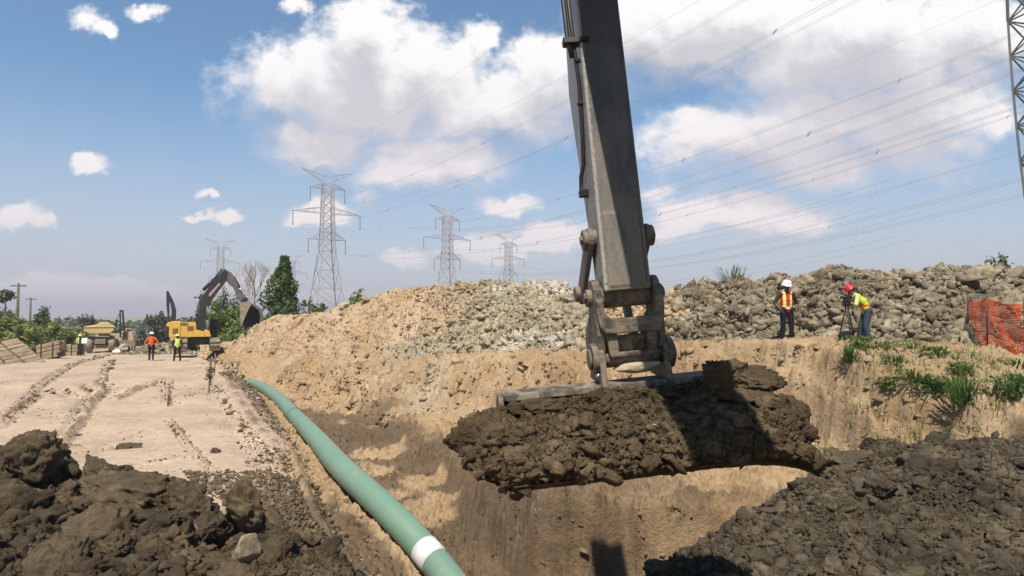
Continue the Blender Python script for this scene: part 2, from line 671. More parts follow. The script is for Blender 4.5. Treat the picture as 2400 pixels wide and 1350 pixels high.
M_DARK = dirt_mat('dark_moist_soil', (0.052, 0.037, 0.022), (0.10, 0.073, 0.043), (0.175, 0.13, 0.08), 1.6, island=0.38, bump=0.8, fine=1.6)
M_OLIVE = dirt_mat('dark_grey_brown_soil', (0.058, 0.045, 0.029), (0.105, 0.082, 0.053), (0.175, 0.138, 0.09), 1.4, island=0.38, bump=0.8, fine=1.5)
M_GROUNDBITS = dirt_mat('broken_ground', (0.29, 0.19, 0.10), (0.39, 0.27, 0.155), (0.46, 0.34, 0.215), 0.7, island=0.3, bump=0.5,
                        attrs=(('road', (0.40, 0.30, 0.215)), ('grey', (0.38, 0.33, 0.24)), ('dark', (0.15, 0.105, 0.064))))
M_CRUMB = dirt_mat('soil_crumbs', (0.26, 0.18, 0.11), (0.36, 0.26, 0.165), (0.46, 0.35, 0.24), 1.0, island=0.35, bump=0.5)
M_STONE = dirt_mat('pale_stone', (0.25, 0.19, 0.125), (0.34, 0.27, 0.185), (0.42, 0.34, 0.25), 2.5, bump=0.4)

# ------------------------------------------------------------------ shape of the ground
PIPE = np.array([(-0.10, 8.6, -1.52), (-0.75, 9.5, -1.06), (-1.36, 10.25, -0.70), (-2.14, 11.05, -0.30), (-3.34, 12.7, 0.02), (-4.85, 16.0, -0.04),
                 (-7.1, 21.0, -0.22), (-9.95, 27.0, -0.34), (-13.2, 33.0, -0.52), (-16.8, 39.0, -1.1), (-19.5, 43.0, -1.9)])
PIPE_R = 0.232
XP_Y = np.array([3.0, 6.0, 7.5, 8.6, 9.5, 10.25, 11.05, 12.7, 16, 21, 27, 33, 39, 45, 70])
XP_X = np.array([1.6, 1.2, 0.5, -0.10, -0.75, -1.36, -2.14, -3.34, -4.85, -7.1, -9.95, -13.2, -16.8, -20.5, -36])
ZP = np.array([0.0, -0.9, -1.7, -1.77, -1.31, -0.95, -0.55, -0.23, -0.29, -0.46, -0.6, -0.75, -1.1, -1.0, -0.9])


def bank_z(q):
    return np.interp(q, [-4, 0, 3.2, 10.6, 22.6, 29, 38.4, 64, 100], [2.1, 2.15, 2.2, 2.25, 1.6, 1.25, 0.65, 0.25, -0.6])


RUTS = [([(0, 985), (60, 940), (110, 895), (160, 862), (250, 830)], 0.13, 0.10), ([(138, 1048), (185, 990), (212, 945), (243, 915)], 0.16, 0.13),
        ([(270, 938), (330, 912), (375, 896), (400, 905)], 0.13, 0.13), ([(240, 905), (245, 872), (265, 845)], 0.10, 0.07),
        ([(398, 985), (440, 1040), (490, 1095), (525, 1112)], 0.07, 0.06), ([(392, 905), (394, 950)], 0.09, 0.10),
        ([(170, 912), (205, 930), (235, 925), (222, 905)], 0.30, 0.20), ([(150, 1050), (200, 1058), (250, 1050)], 0.16, 0.16),
        ([(330, 1085), (400, 1078), (450, 1070)], 0.09, 0.08), ([(0, 1005), (30, 975), (95, 930)], 0.10, 0.07), ([(430, 930), (500, 925), (560, 918)], 0.1, 0.06),
        ([(690, 1060), (712, 1110), (735, 1160), (770, 1190)], 0.16, 0.14), ([(540, 905), (565, 950), (600, 1000), (650, 1045)], 0.42, 0.12)]


def poly_dist(x, y, pts):
    best = np.full(x.shape, 1e9)
    for (a, b) in zip(pts, pts[1:]):
        dx, dy = b[0] - a[0], b[1] - a[1]
        t = np.clip(((x - a[0]) * dx + (y - a[1]) * dy) / (dx * dx + dy * dy), 0, 1)
        best = np.minimum(best, np.hypot(x - a[0] - t * dx, y - a[1] - t * dy))
    return best


def ground(x, y, detail=True):
    """height of the ground and the masks that colour it"""
    x = np.asarray(x, float).ravel()
    y = np.asarray(y, float).ravel()
    P2 = np.stack([x, y, np.zeros_like(x)], 1)
    n_big = fbm(P2, 4, 0.22, 0.5, 3)
    n_mid = fbm(P2, 4, 1.1, 0.55, 11)
    s = x - np.interp(y, XP_Y, XP_X)
    b = x + y - 25.8
    q = y - x
    zroad = np.interp(y, [2, 5, 40, 50, 69, 100, 200, 3000], [0, 0, 0.08, -0.1, -0.95, -1.3, -1.6, -3])
    zp = np.interp(y, XP_Y, ZP)
    k_near = sstep(y, 4.0, 7.5)
    # road, its crumbling edge, the ledge the pipe lies on, the trench floor
    s_j = s + 0.22 * n_mid
    reach = np.interp(y, [8, 9.5, 11, 13, 16], [2.1, 1.8, 1.1, 0.3, 0.0])
    road = sstep(s_j, -0.3, -1.15 - reach)
    z = zroad * road + zp * (1 - road)
    zf = np.interp(y, [6, 10, 12.2, 16, 30, 45, 60], [-2.8, -2.7, -2.2, -1.75, -1.6, -1.0, -0.8])
    z = z + (zf - z) * sstep(s + 0.25 * n_mid, 0.30, 1.9)
    # bench and cut face in front of it
    s0 = np.interp(y, [12, 16, 30], [2.6, 3.5, 3.9])
    bench = np.interp(y, [12, 15, 22, 40], [-0.72, -0.85, -1.0, -0.9]) + 0.22 * n_mid + 0.15 * n_big
    fb = sstep(s + 0.5 * n_mid, s0, s0 + 1.2) * sstep(y + 0.15 * n_mid + 0.05 * np.sin(x * 9), 12.28, 12.52)
    z = z + (bench - z) * fb
    # bank on the far side with the marks of the bucket teeth down its face
    groove = (0.55 + 0.45 * sstep(q, 9, 14)) * fbm(np.stack([q * 1.6, b * 0.12, 0 * b], 1), 4, 1.0, 0.6, 21) * 0.34 + fbm(np.stack([q * 0.5, b * 0.1, 0 * b], 1), 2, 1.0, 0.5, 25) * 0.5
    bb = b + groove + 0.75 * n_mid + 0.9 * n_big
    zb = bank_z(q)
    w = np.interp(q, [2, 10, 25, 38, 64], [1.7, 2.2, 4.2, 5.0, 3.0])
    shelf = sstep(q + 2.0 * n_big + 0.8 * n_mid, 12.5, 1.5)
    zb = zb - shelf * 0.85 * sstep(b, 0.9, -3.9)
    bb = bb + shelf * 3.6
    t = np.clip(-bb / w, 0, 1)
    t = t * 0.7 + 0.3 * t * t * (3 - 2 * t)
    t = np.clip(t + 0.24 * np.sin(t * 15 + 3.5 * n_mid + 0.6 * q) * t * (1 - t), 0, 1)
    face = (bb > -w)
    z = np.where(face & (s > 0.2), np.maximum(z, zb + (np.minimum(z, 0) - zb) * t), z)
    far = sstep(y, 46, 60)
    z = z * (1 - far) + zroad * far
    z = z * np.where(s > -1.2, k_near, 1.0)
    on_bank = sstep(-t, -0.98, -0.9) * (s > 0.2) * (1 - far)
    isroad = road * (1 - far * 0.3)
    dark = sstep(s + 0.5 * n_mid, 0.25, 0.8) * sstep(-(s + 0.9 * n_mid), -s0 - 2.6, -s0 - 0.2) * (1 - on_bank) * sstep(y, 45, 32)
    dark = dark * np.interp(y, [8, 14, 24, 40], [1.0, 0.95, 0.8, 0.5])
    front = sstep(y, 12.45, 12.2) * sstep(s, 1.2, 2.2)
    dark = np.maximum(dark, 0.7 * front)
    dark = np.maximum(dark, (0.52 + 0.35 * n_mid) * fb * sstep(y, 17, 14) * (1 - on_bank))
    damp = sstep(t, 0.5, 0.95) * (s > 0.2) * (1 - far) * sstep(n_big + 0.5 * n_mid, -0.3, 0.25)
    dark = np.maximum(dark, 0.6 * damp)
    near_dark = sstep(y + 1.4 * n_mid + 0.8 * n_big, 12.6, 11.0) * sstep(x, -5.5, -3.6) * sstep(s, -0.1, -0.6)
    dark = np.maximum(dark, 0.8 * near_dark)
    grey = sstep(fbm(P2, 3, 0.2, 0.5, 31), -0.1, 0.6) * on_bank * 0.5
    grass = on_bank * shelf * sstep(b, -4.6, -2.4) * (0.35 + 0.5 * n_mid)
    grass = np.maximum(grass, 1.6 * sstep(y, 62, 100))
    # relief
    rough = 0.012 * isroad + (1 - isroad) * (0.13 + 0.04 * on_bank)
    z = z + n_big * (0.05 * isroad + 0.10 * (1 - isroad)) * sstep(y, 3, 9)
    z = z + n_mid * np.minimum(rough * 1.3, 0.09) * sstep(y, 3, 9)
    if detail:
        fine = fbm(P2, 5, 4.2, 0.62, 41, True)
        pit = sstep(s, 0.5, 1.2) * (1 - on_bank) * (1 - far)
        z = z + fine * rough * (0.9 + 0.5 * (1 - isroad)) + pit * (0.16 * np.abs(n_mid) + 0.05 * fine)
        pale = pit * sstep(fbm(P2, 3, 0.45, 0.55, 57), 0.12, 0.4)
        dark = dark * (1 - 0.75 * pale)
        sel = np.where((y > 6) & (y < 60) & (s < 3))[0]
        rut = np.zeros_like(x)
        for pts, width, h in RUTS:
            wp = [at_ground(u, v) for u, v in pts]
            d = poly_dist(x[sel], y[sel], [(p.x, p.y) for p in wp])
            scale = 0.7 + 0.02 * y[sel]
            d = d + 0.5 * width * n_mid[sel]
            width = width * 0.62
            h = h * 0.62
            ridge = np.exp(-(d / (width * scale)) ** 2) * (0.35 + 0.9 * np.clip(0.5 + 1.2 * n_mid[sel], 0, 1.3))
            trough = np.exp(-((d - 2.1 * width * scale) / (width * scale)) ** 2)
            z[sel] += ridge * h * scale * (1 + 0.9 * fine[sel]) - 0.9 * trough * h
            rut[sel] = np.maximum(rut[sel], ridge)
        dark = np.maximum(dark, 0.62 * rut)
        # tyre lugs and wheel marks pressed along the track
        along, across = (y - 0.62 * x) / 1.18, (x + 0.62 * y) / 1.18
        tread = np.maximum(0, np.sin(across * 2.9 + 0.9 * n_big) - 0.25) * sstep(fbm(P2, 2, 0.25, 0.5, 66), -0.15, 0.2)
        z = z - isroad * 0.022 * tread * (np.sin(along * 22 + 6 * np.abs(np.sin(across * 1.45))) > 0.1) * sstep(y, 8, 10) * sstep(y, 60, 35)
        lane = (x + 0.62 * y) * 1.0
        z = z - isroad * 0.018 * np.maximum(0, np.sin(lane * 2.4 + 1.5 * n_big)) * sstep(y, 9, 14)
    roadm = isroad * (0.55 + 0.5 * fbm(P2, 3, 0.5, 0.5, 51) * 0.8 + 0.3)
    return z, dict(road=np.clip(roadm, 0, 1), dark=np.clip(dark, 0, 1), grey=np.clip(grey, 0, 1), grass=np.clip(grass, 0, 1))


def gz(x, y):
    return float(ground([x], [y], False)[0][0])


def build_ground():
    fine_a = np.radians(np.linspace(-47, 47, 980))
    rest = np.radians(np.linspace(47, 313, 60)[1:-1])
    ang = np.concatenate([fine_a, rest])
    r = np.concatenate([[0.4, 2.0, 4.0], np.geomspace(5.5, 60, 880), np.geomspace(61, 3000, 70)])
    A, RR = np.meshgrid(ang, r)
    x, y = np.sin(A) * RR, np.cos(A) * RR
    z, masks = ground(x, y)
    back = np.cos(A).ravel() < 0.6
    z = np.where(back, 0.0, z)
    V = np.stack([x.ravel(), y.ravel(), z], 1)
    o = np_obj('ground', V, grid_faces(len(r), len(ang), True), M_GROUND, None, True, masks)
    o['kind'] = 'structure'
    return o


build_ground()

# ------------------------------------------------------------------ spoil heaps
def heap_grid(front, crest, back, cols, rows, amp, seed, scale=0.8, bulge=0.5):
    """surface through three polylines (front toe, crest, back toe), wavy with noise"""
    def res(p):
        p = np.asarray(p, float)
        t = np.linspace(0, 1, len(p))
        tt = np.linspace(0, 1, cols)
        return np.stack([np.interp(tt, t, p[:, k]) for k in range(3)], 1)
    f, c, b = res(front), res(crest), res(back)
    t = np.linspace(0, 1, rows)
    G = np.zeros((rows, cols, 3))
    for i, ti in enumerate(t):
        if ti < 0.62:
            a = ti / 0.62
            G[i] = f + (c - f) * a
            G[i, :, 2] = f[:, 2] + (c[:, 2] - f[:, 2]) * (a ** 0.9 * (1 - bulge * 0.0) + bulge * 0.16 * math.sin(math.pi * a) * (1 - a))
        else:
            a = (ti - 0.62) / 0.38
            G[i] = c + (b - c) * a
            G[i, :, 2] = c[:, 2] + (b[:, 2] - c[:, 2]) * a * a
    N = grid_normals(G)
    n = fbm(G.reshape(-1, 3), 5, scale, 0.55, seed).reshape(rows, cols)
    n2 = fbm(G.reshape(-1, 3), 4, scale * 4.5, 0.6, seed + 9, True).reshape(rows, cols)
    fade = np.minimum(1, np.minimum(t, 1 - t) * 9)[:, None]
    n3 = fbm(G.reshape(-1, 3), 4, scale * 11, 0.62, seed + 19, True).reshape(rows, cols)
    G = G + N * ((n * amp + n2 * amp * 0.32 + n3 * amp * 0.12) * fade)[..., None]
    return G, grid_normals(G)


def pick(G, N, n, rng, power, smin, smax, where=None):
    """random places on a heap, with sizes that follow a power law"""
    rows, cols, _ = G.shape
    i = rng.uniform(0, rows - 1.01, n)
    j = rng.uniform(0, cols - 1.01, n)
    i0, j0 = i.astype(int), j.astype(int)
    fi, fj = (i - i0)[:, None], (j - j0)[:, None]
    P = (G[i0, j0] * (1 - fi) * (1 - fj) + G[i0 + 1, j0] * fi * (1 - fj) + G[i0, j0 + 1] * (1 - fi) * fj + G[i0 + 1, j0 + 1] * fi * fj)
    Nn = N[i0, j0]
    u = rng.uniform(0, 1, n)
    s = smin * (1 - u * (1 - (smin / smax) ** power)) ** (-1 / power)
    if where is not None:
        ok = where(P) > rng.uniform(0, 1, n)
        P, Nn, s = P[ok], Nn[ok], s[ok]
    return P, Nn, s


def heap_obj(name, label, cat, G, N, lots, mat, rng, masks=None, parent=None):
    parts = [(G.reshape(-1, 3), grid_faces(G.shape[0], G.shape[1]))]
    for (n, power, smin, smax, variants, sink, squash, where) in lots:
        P, Nn, s = pick(G, N, n, rng, power, smin, smax, where)
        parts.append(scatter(P, s, variants, rng, Nn, sink, squash))
    V, F = join_arrays(parts)
    o = np_obj(name, V, F, mat, parent, False, masks(V) if masks else None)
    return tag(o, label, cat)


def toe(u, off):
    Y = 25.8 / (1 + (u - 1200) / FPX) + off
    x = (u - 1200) / FPX * Y
    return x, Y


def interp_pts(table, us):
    t = np.array(table, float)
    return np.interp(us, t[:, 0], t[:, 1])


def big_heap(us, crest_v, off, deep, back_deep):
    front, crest, back = [], [], []
    for u, v in zip(us, interp_pts(crest_v, us)):
        x, Y = toe(u, off)
        front.append((x, Y, gz(x, Y) - 0.12))
        c = at(u, v, Y + deep)
        crest.append(tuple(c))
        p = at(u, 740, Y + deep + back_deep)
        back.append((p.x, p.y, -1.0))
    return front, crest, back


us = np.linspace(470, 1500, 60)
TAN_CREST = [(470, 812), (545, 806), (580, 782), (620, 752), (660, 738), (700, 742), (745, 735), (790, 724), (850, 706), (900, 690), (1000, 674), (1100, 666), (1200, 664), (1300, 668), (1345, 690), (1420, 722), (1500, 745)]
f, c, b = big_heap(us, TAN_CREST, 0.5, 5.0, 7.0)
G, N = heap_grid(f, c, b, 560, 170, 0.34, 61, 0.9)


def side(P, a, b_):
    u = 1200 + FPX * P[:, 0] / np.maximum(P[:, 1], 1)
    return sstep(u + 90 * fbm(P, 3, 0.35, 0.5, 5), a, b_)


def tan_masks(V):
    g = side(V, 780, 1330)
    low = sstep(V[:, 2] + 0.8 * fbm(V, 3, 0.5, 0.5, 8), 2.6, 1.4) * sstep(-side(V, 780, 980), -0.5, -1)
    pale = sstep(fbm(V, 3, 0.55, 0.5, 14), 0.22, 0.45) * side(V, 1040, 1180)
    return dict(grey=np.clip(g * 0.95 + low * 0.4, 0, 1), pale=np.clip(pale * 0.9, 0, 1))


rng = np.random.default_rng(11)
more_right = lambda P: 0.16 + 0.84 * side(P, 900, 1250)
heap_obj('spoil_heap', 'long tan heap of dug sandy soil turning to grey lumps toward the excavator arm', 'dirt heap', G, N,
         [(19000, 1.7, 0.05, 0.32, CLODS[2], -0.05, 0.9, more_right), (160, 1.0, 0.18, 0.34, ROUGH[3], 0.1, 0.8, more_right), (50000, 2.3, 0.02, 0.11, CLODS[1], -0.1, 0.9, lambda P: 0.10 + 0.9 * side(P, 800, 1250))], M_TAN, rng, tan_masks)

us = np.linspace(1385, 2620, 60)
GREY_CREST = [(1385, 745), (1480, 712), (1550, 696), (1600, 680), (1700, 676), (1800, 664), (1860, 664), (1950, 648), (2050, 650), (2150, 652), (2250, 634), (2330, 645), (2400, 650), (2620, 655)]
f, c, b = big_heap(us, GREY_CREST, 0.75, 4.6, 6.0)
G, N = heap_grid(f, c, b, 480, 170, 0.60, 71, 1.3)
rng = np.random.default_rng(12)


def grey_masks(V):
    return dict(grey=np.clip(side(V, 1640, 1420) * 0.9 + 0.75 * sstep(fbm(V, 3, 0.3, 0.5, 19), 0.25, 0.5), 0, 1))


heap_obj('spoil_heap', 'long heap of grey clay rubble and broken lumps behind the two surveyors', 'rubble heap', G, N,
         [(9500, 1.5, 0.06, 0.25, CLODS[2], -0.15, 1.0, None), (3500, 1.4, 0.05, 0.2, ROUGH[2], 0.0, 0.9, None), (70, 1.2, 0.3, 0.5, CLODS[2], 0.1, 0.55, None), (420, 1.2, 0.18, 0.34, CLODS[2], 0.1, 0.7, None), (150, 1.2, 0.2, 0.34, ROUGH[3], 0.0, 0.8, None), (50000, 2.0, 0.025, 0.11, CLODS[1], -0.2, 1.0, None)], M_GREY, rng, grey_masks)

# dark mound in the right foreground
crest_px = [(1500, 1440, 7.2), (1630, 1320, 8.2), (1770, 1235, 8.8), (1890, 1150, 9.2), (1975, 1098, 9.6), (2100, 1042, 10.2), (2250, 1052, 10.4), (2450, 1050, 10.4), (2700, 1060, 10.2)]
cr = [tuple(at(*p)) for p in crest_px]
fr = [(p[0] * 0.72 + 0.5, 4.6, 0.0) for p in cr]
bk = [(p[0] * 1.12 + 0.2, p[1] + 2.4, -2.4) for p in cr]
for k in (0, 1):
    bk[k] = (cr[k][0] - 0.6, cr[k][1] + 1.5, -2.6)
G, N = heap_grid(fr, cr, bk, 420, 260, 0.24, 81, 1.5, 0.2)
rng = np.random.default_rng(13)
heap_obj('spoil_heap', 'dark grey-brown mound of crumbly soil in the right foreground', 'dirt heap', G, N,
         [(4600, 1.7, 0.03, 0.12, ROUGH[3], 0.05, 0.9, None), (7000, 1.8, 0.022, 0.10, CLODS[2], -0.15, 0.9, None), (90, 1.0, 0.12, 0.27, ROUGH[4], 0.05, 0.85, None), (70000, 2.0, 0.010, 0.055, CLODS[1], -0.2, 0.9, None)], M_OLIVE, rng)

# dark clods heaped in the left foreground
crest_px = [(-420, 1070, 9.6), (-150, 1075, 9.6), (30, 1085, 9.4), (100, 1110, 9.3), (180, 1165, 9.0), (260, 1150, 8.8), (340, 1180, 8.5), (430, 1200, 8.2), (520, 1270, 8.0), (600, 1250, 7.9), (680, 1285, 7.8), (790, 1335, 7.7), (870, 1420, 7.6), (930, 1600, 7.5)]
cr = [tuple(at(*p)) for p in crest_px]
fr = [(p[0] * 0.62, 4.4, min(0.0, p[2] - 0.6)) for p in cr]
bk = [(p[0] * 1.06 - 0.1, p[1] + 1.3, min(-0.12, p[2] - 0.8)) for p in cr]
G, N = heap_grid(fr, cr, bk, 420, 240, 0.26, 91, 1.5, 0.2)
rng = np.random.default_rng(14)
leftish = lambda P: sstep(P[:, 0], -1.9, -2.5) * (0.3 + 0.7 * sstep(P[:, 0], -1.8, -3.4))
heap_obj('spoil_heap', 'dark brown heap of big knobbly clods in the left foreground', 'dirt heap', G, N,
         [(130, 1.0, 0.16, 0.36, ROUGH[4], -0.1, 0.9, leftish), (1700, 1.5, 0.06, 0.18, ROUGH[3], 0.0, 0.9, leftish), (3000, 1.8, 0.03, 0.10, CLODS[2], 0.0, 0.85, leftish), (60000, 2.0, 0.009, 0.045, CLODS[1], -0.2, 0.9, None)], M_DARK, rng)


def clod_thing(label, u, v, Y, r, mat, seed, sq=(1, 1, 1), cat='clod', name='earth_clod', cuts=5, lump=0.42):
    V, F = crumb(5, seed) if cat == 'clod' else clod(4, seed, 7, 0.25, 0.04, 0.6)
    p = at(u, v, Y)
    o = np_obj(name, V * r * np.array(sq), F, mat, None, False)
    o.location = p
    o.rotation_euler = (0.2 * (seed % 5), 0.3 * (seed % 7), seed)
    return tag(o, label, cat)


clod_thing('tall knobbly brown clod standing up right of the middle of the left heap', 432, 1165, 8.35, 0.27, M_DARK, 301, (0.9, 0.8, 1.2))
clod_thing('rounded dark clod with a smooth pale left side on top of the left heap', 318, 1148, 8.5, 0.32, M_DARK, 302, (1.3, 1, 0.85))
clod_thing('big dark brown clod at the back edge of the left heap', 232, 1112, 8.9, 0.30, M_DARK, 303, (1.0, 0.9, 1.0))
clod_thing('broad ragged clod at the right end of the left heap', 585, 1215, 7.95, 0.32, M_DARK, 304, (1.15, 0.9, 0.85))
clod_thing('jagged upright clod at the left edge of the photo', 72, 1085, 9.0, 0.36, M_DARK, 305, (1.0, 0.9, 1.05))
clod_thing('pale tan stone sunk among the dark clods', 578, 1290, 7.1, 0.17, M_STONE, 306, (0.95, 0.8, 1.15), 'stone', 'pale_stone', 4, 0.3)
p = at_ground(298, 1050)
clod_thing('small dark clod alone on the pale track', 298, 1049, p.y, 0.16, M_DARK, 308, (1.2, 1, 0.7))
p = at_ground(504, 1062)
clod_thing('tiny dark clod lying on the track left of the pale stick', 504, 1060, p.y, 0.10, M_DARK, 309)

# loose crumbs strewn over the track, the trench and the foot of the bank: nobody could count these
def crumbs():
    rng = np.random.default_rng(15)
    n = 120000
    r = np.exp(rng.uniform(np.log(8), np.log(46), n))
    a = np.radians(rng.uniform(-44, 44, n))
    x, y = np.sin(a) * r, np.cos(a) * r
    qq, bw = rng.uniform(0, 50, 50000), rng.uniform(-5.6, 0.1, 50000)          # more of them down the face of the bank
    x = np.concatenate([x, (25.8 + bw - qq) / 2])
    y = np.concatenate([y, (25.8 + bw + qq) / 2])
    z, m = ground(x, y, False)
    s = x - np.interp(y, XP_Y, XP_X)
    n = len(x)
    P2 = np.stack([x, y, 0 * x], 1)
    patch = sstep(fbm(P2, 3, 0.5, 0.5, 77), -0.05, 0.4)
    dens = np.where(s < -1.4, 0.03 + 0.22 * patch ** 2, np.where(s < 0.2, 0.7, 0.30 + 0.6 * patch))
    ok = rng.uniform(0, 1, n) < dens
    x, y, z, s = x[ok], y[ok], z[ok], s[ok]
    m = {k_: a_[ok] for k_, a_ in m.items()}
    size = 0.012 * (1 - rng.uniform(0, 1, len(x)) * 0.992) ** (-0.45) * np.where(s < -1.4, 0.65, 1.0)
    size = np.minimum(size, 0.17) * np.clip(y / 13, 0.8, 2.2) * np.where(s > 0.3, 1.7, 1.0)
    P = np.stack([x, y, z], 1)
    kind_ = rng.integers(0, 8, len(P))
    parts, att = [], {k_: [] for k_ in m if k_ != 'grass'}
    for k in range(8):
        ii = kind_ == k
        parts.append(scatter(P[ii], size[ii], [CLODS[1][k]], rng, np.tile([[0, 0, 1.0]], (int(ii.sum()), 1)), 0.1, 0.75))
        for k_ in att:
            att[k_].append(np.repeat(m[k_][ii], len(CLODS[1][k][0])))
    V, F = join_arrays(parts)
    o = np_obj('soil_crumbs', V, F, M_GROUNDBITS, None, False, {k_: np.concatenate(a_) for k_, a_ in att.items()})
    tag(o, 'loose soil crumbs and small lumps strewn over the track and trench', 'soil', kind='stuff')


crumbs()


def rut_clods():
    """torn up earth along the ruts and the crumbled edge of the trench"""
    rng = np.random.default_rng(18)
    pts, sz = [], []
    for line, width, h in RUTS:
        wp = [at_ground(u, v) for u, v in line]
        for a, b_ in zip(wp, wp[1:]):
            n = int((a - b_).length * 13 * (1 + width * 3))
            f_ = rng.uniform(0, 1, n)
            off = rng.normal(0, width * 0.9, (n, 2)) * (0.7 + 0.02 * a.y)
            pts.append(np.stack([a.x + (b_.x - a.x) * f_ + off[:, 0], a.y + (b_.y - a.y) * f_ + off[:, 1]], 1))
            sz.append(0.015 * (1 - rng.uniform(0, 1, n) * 0.985) ** -0.45 * (0.55 + 0.035 * a.y))
    yy = rng.uniform(11, 34, 2600)
    xx = np.interp(yy, XP_Y, XP_X) - rng.uniform(0.2, 1.6, 2600) ** 1.3
    pts.append(np.stack([xx, yy], 1))
    sz.append(0.018 * (1 - rng.uniform(0, 1, 2600) * 0.98) ** -0.4 * (0.6 + 0.03 * yy))
    n = 3800
    yy = rng.uniform(8.2, 12.4, n)
    xx = np.interp(yy, XP_Y, XP_X) - rng.uniform(0.35, 3.2, n)
    pts.append(np.stack([xx, yy], 1))
    sz.append(0.016 * (1 - rng.uniform(0, 1, n) * 0.985) ** -0.5)
    n = 5200
    yy = np.exp(rng.uniform(np.log(9.5), np.log(34), n))
    xx = np.interp(yy, XP_Y, XP_X) + rng.uniform(0.7, 4.6, n)
    pts.append(np.stack([xx, yy], 1))
    sz.append(0.018 * (1 - rng.uniform(0, 1, n) * 0.99) ** -0.5 * (0.7 + 0.02 * yy))
    P = np.concatenate(pts)
    s_ = np.minimum(np.concatenate(sz), 0.2)
    z, _ = ground(P[:, 0], P[:, 1], False)
    P = np.stack([P[:, 0], P[:, 1], z + 0.02], 1)
    V, F = scatter(P, s_, CLODS[2], rng, None, 0, 0.7)
    tag(np_obj('rut_clods', V, F, M_RUT), 'torn lumps of darker earth along the ruts and the trench edge', 'soil', kind='stuff')


M_RUT = dirt_mat('rut_soil', (0.10, 0.07, 0.042), (0.17, 0.122, 0.075), (0.26, 0.19, 0.12), 1.2, island=0.35, bump=0.6)
rut_clods()

# ------------------------------------------------------------------ metal and other object materials
def steel_mat():
    """charcoal paint rubbed to bare dusty steel, with clay dust toward the working end"""
    m, t, b = principled('dusty_charcoal_steel')
    P = t.n('ShaderNodeTexCoord').outputs['Object']
    sep = t.n('ShaderNodeSeparateXYZ', {0: P})
    st = t.n('ShaderNodeMapping', {0: P})
    st.inputs['Scale'].default_value = (1.6, 1.6, 0.7)
    n1 = t.noise(P, 1.6, 7, 0.62, 0.1)
    n2 = t.noise(st.outputs[0], 2.6, 10, 0.72, 0.15)
    n3 = t.noise(P, 30, 5, 0.7)
    base = t.ramp(n1, [(0.3, (0.058, 0.062, 0.066)), (0.7, (0.115, 0.117, 0.118))])
    low = t.maprange(sep.outputs[2], 3.0, 6.2, 1.0, 0.10)
    d = t.m('ADD', t.m('MULTIPLY', low, 0.60), t.m('MULTIPLY_ADD', t.m('SUBTRACT', n2, 0.5), 1.2, 0.0))
    f = t.maprange(d, 0.18, 0.62, 0, 0.85, True)
    dust = t.ramp(n3, [(0.3, (0.18, 0.15, 0.11)), (0.7, (0.27, 0.225, 0.165))])
    c = t.mix(f, base, dust)
    scr = t.maprange(t.noise(st.outputs[0], 7, 9, 0.78, 0.3), 0.68, 0.72, 0, 0.7)
    c = t.mix(scr, c, (0.40, 0.38, 0.35))
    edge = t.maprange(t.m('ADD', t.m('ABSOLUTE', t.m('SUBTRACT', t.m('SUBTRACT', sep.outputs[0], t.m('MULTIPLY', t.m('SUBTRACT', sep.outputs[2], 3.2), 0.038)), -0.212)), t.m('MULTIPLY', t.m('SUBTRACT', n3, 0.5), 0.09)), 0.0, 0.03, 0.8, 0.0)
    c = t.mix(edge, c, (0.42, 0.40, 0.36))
    t.set(b, 'Base Color', c)
    t.set(b, 'Roughness', t.maprange(f, 0, 1, 0.42, 0.9))
    b.inputs['Specular IOR Level'].default_value = 0.35
    bp = t.n('ShaderNodeBump', {'Strength': 0.25, 'Distance': 0.02, 'Height': t.m('ADD', n2, t.m('MULTIPLY', n3, 0.4))})
    t.set(b, 'Normal', bp)
    return m


M_STEEL = steel_mat()
M_CLAYSTEEL = plain_mat('clay_covered_steel', (0.06, 0.053, 0.043), 0.55, 0.3, 4, bump=0.35, dust=(0.27, 0.215, 0.15), dust_amt=0.52)
M_WORN = plain_mat('worn_bucket_steel', (0.085, 0.073, 0.058), 0.6, 0.25, 3, bump=0.3, dust=(0.31, 0.25, 0.18), dust_amt=0.4)
M_BUCKETIN = plain_mat('rusty_bucket_steel', (0.11, 0.07, 0.045), 0.8, 0.3, 4, bump=0.4)
M_HOSE = plain_mat('black_rubber', (0.018, 0.018, 0.02), 0.5, 0.2, 8)
M_CHROME = plain_mat('bright_rod', (0.55, 0.55, 0.56), 0.25, 0.05, 8, metal=0.9)

# ------------------------------------------------------------------ the near excavator: only its arm reaches into the view
PIN = at(1462, 692, 6.2)                       # pin at the lower end of the stick
YAW, ROLL, TUCK = R(4.5), R(-5.2), R(10.5)
BASE_OFF = Vector((0, 6.2, 3.2))               # from the machine's base to the pin, in the machine's own axes
ROT = Matrix.Rotation(YAW, 3, 'Z') @ Matrix.Rotation(ROLL, 3, 'Y')
near = thing('excavator', 'dusty charcoal excavator arm reaching down close by with its bucket full of dark soil', 'excavator')
near.location = PIN - ROT @ BASE_OFF
near.rotation_euler = ROT.to_euler()


def Lp(r, f, u):
    return Vector((r, f, u)) + BASE_OFF


def L_axes(origin=(0, 0, 0)):
    return dict(axes=((0, 1, 0), (0, 0, 1), (1, 0, 0)), origin=Lp(*origin))


sdir = Vector((0.038, math.sin(TUCK), math.cos(TUCK))).normalized()      # along the stick, upward
wdir = Vector((0, math.cos(TUCK), -math.sin(TUCK)))     # across it, away from the camera
O0 = Lp(0, -0.19, 0)


def SP(r, d, w):
    return O0 + Vector((r, 0, 0)) + sdir * d + wdir * w


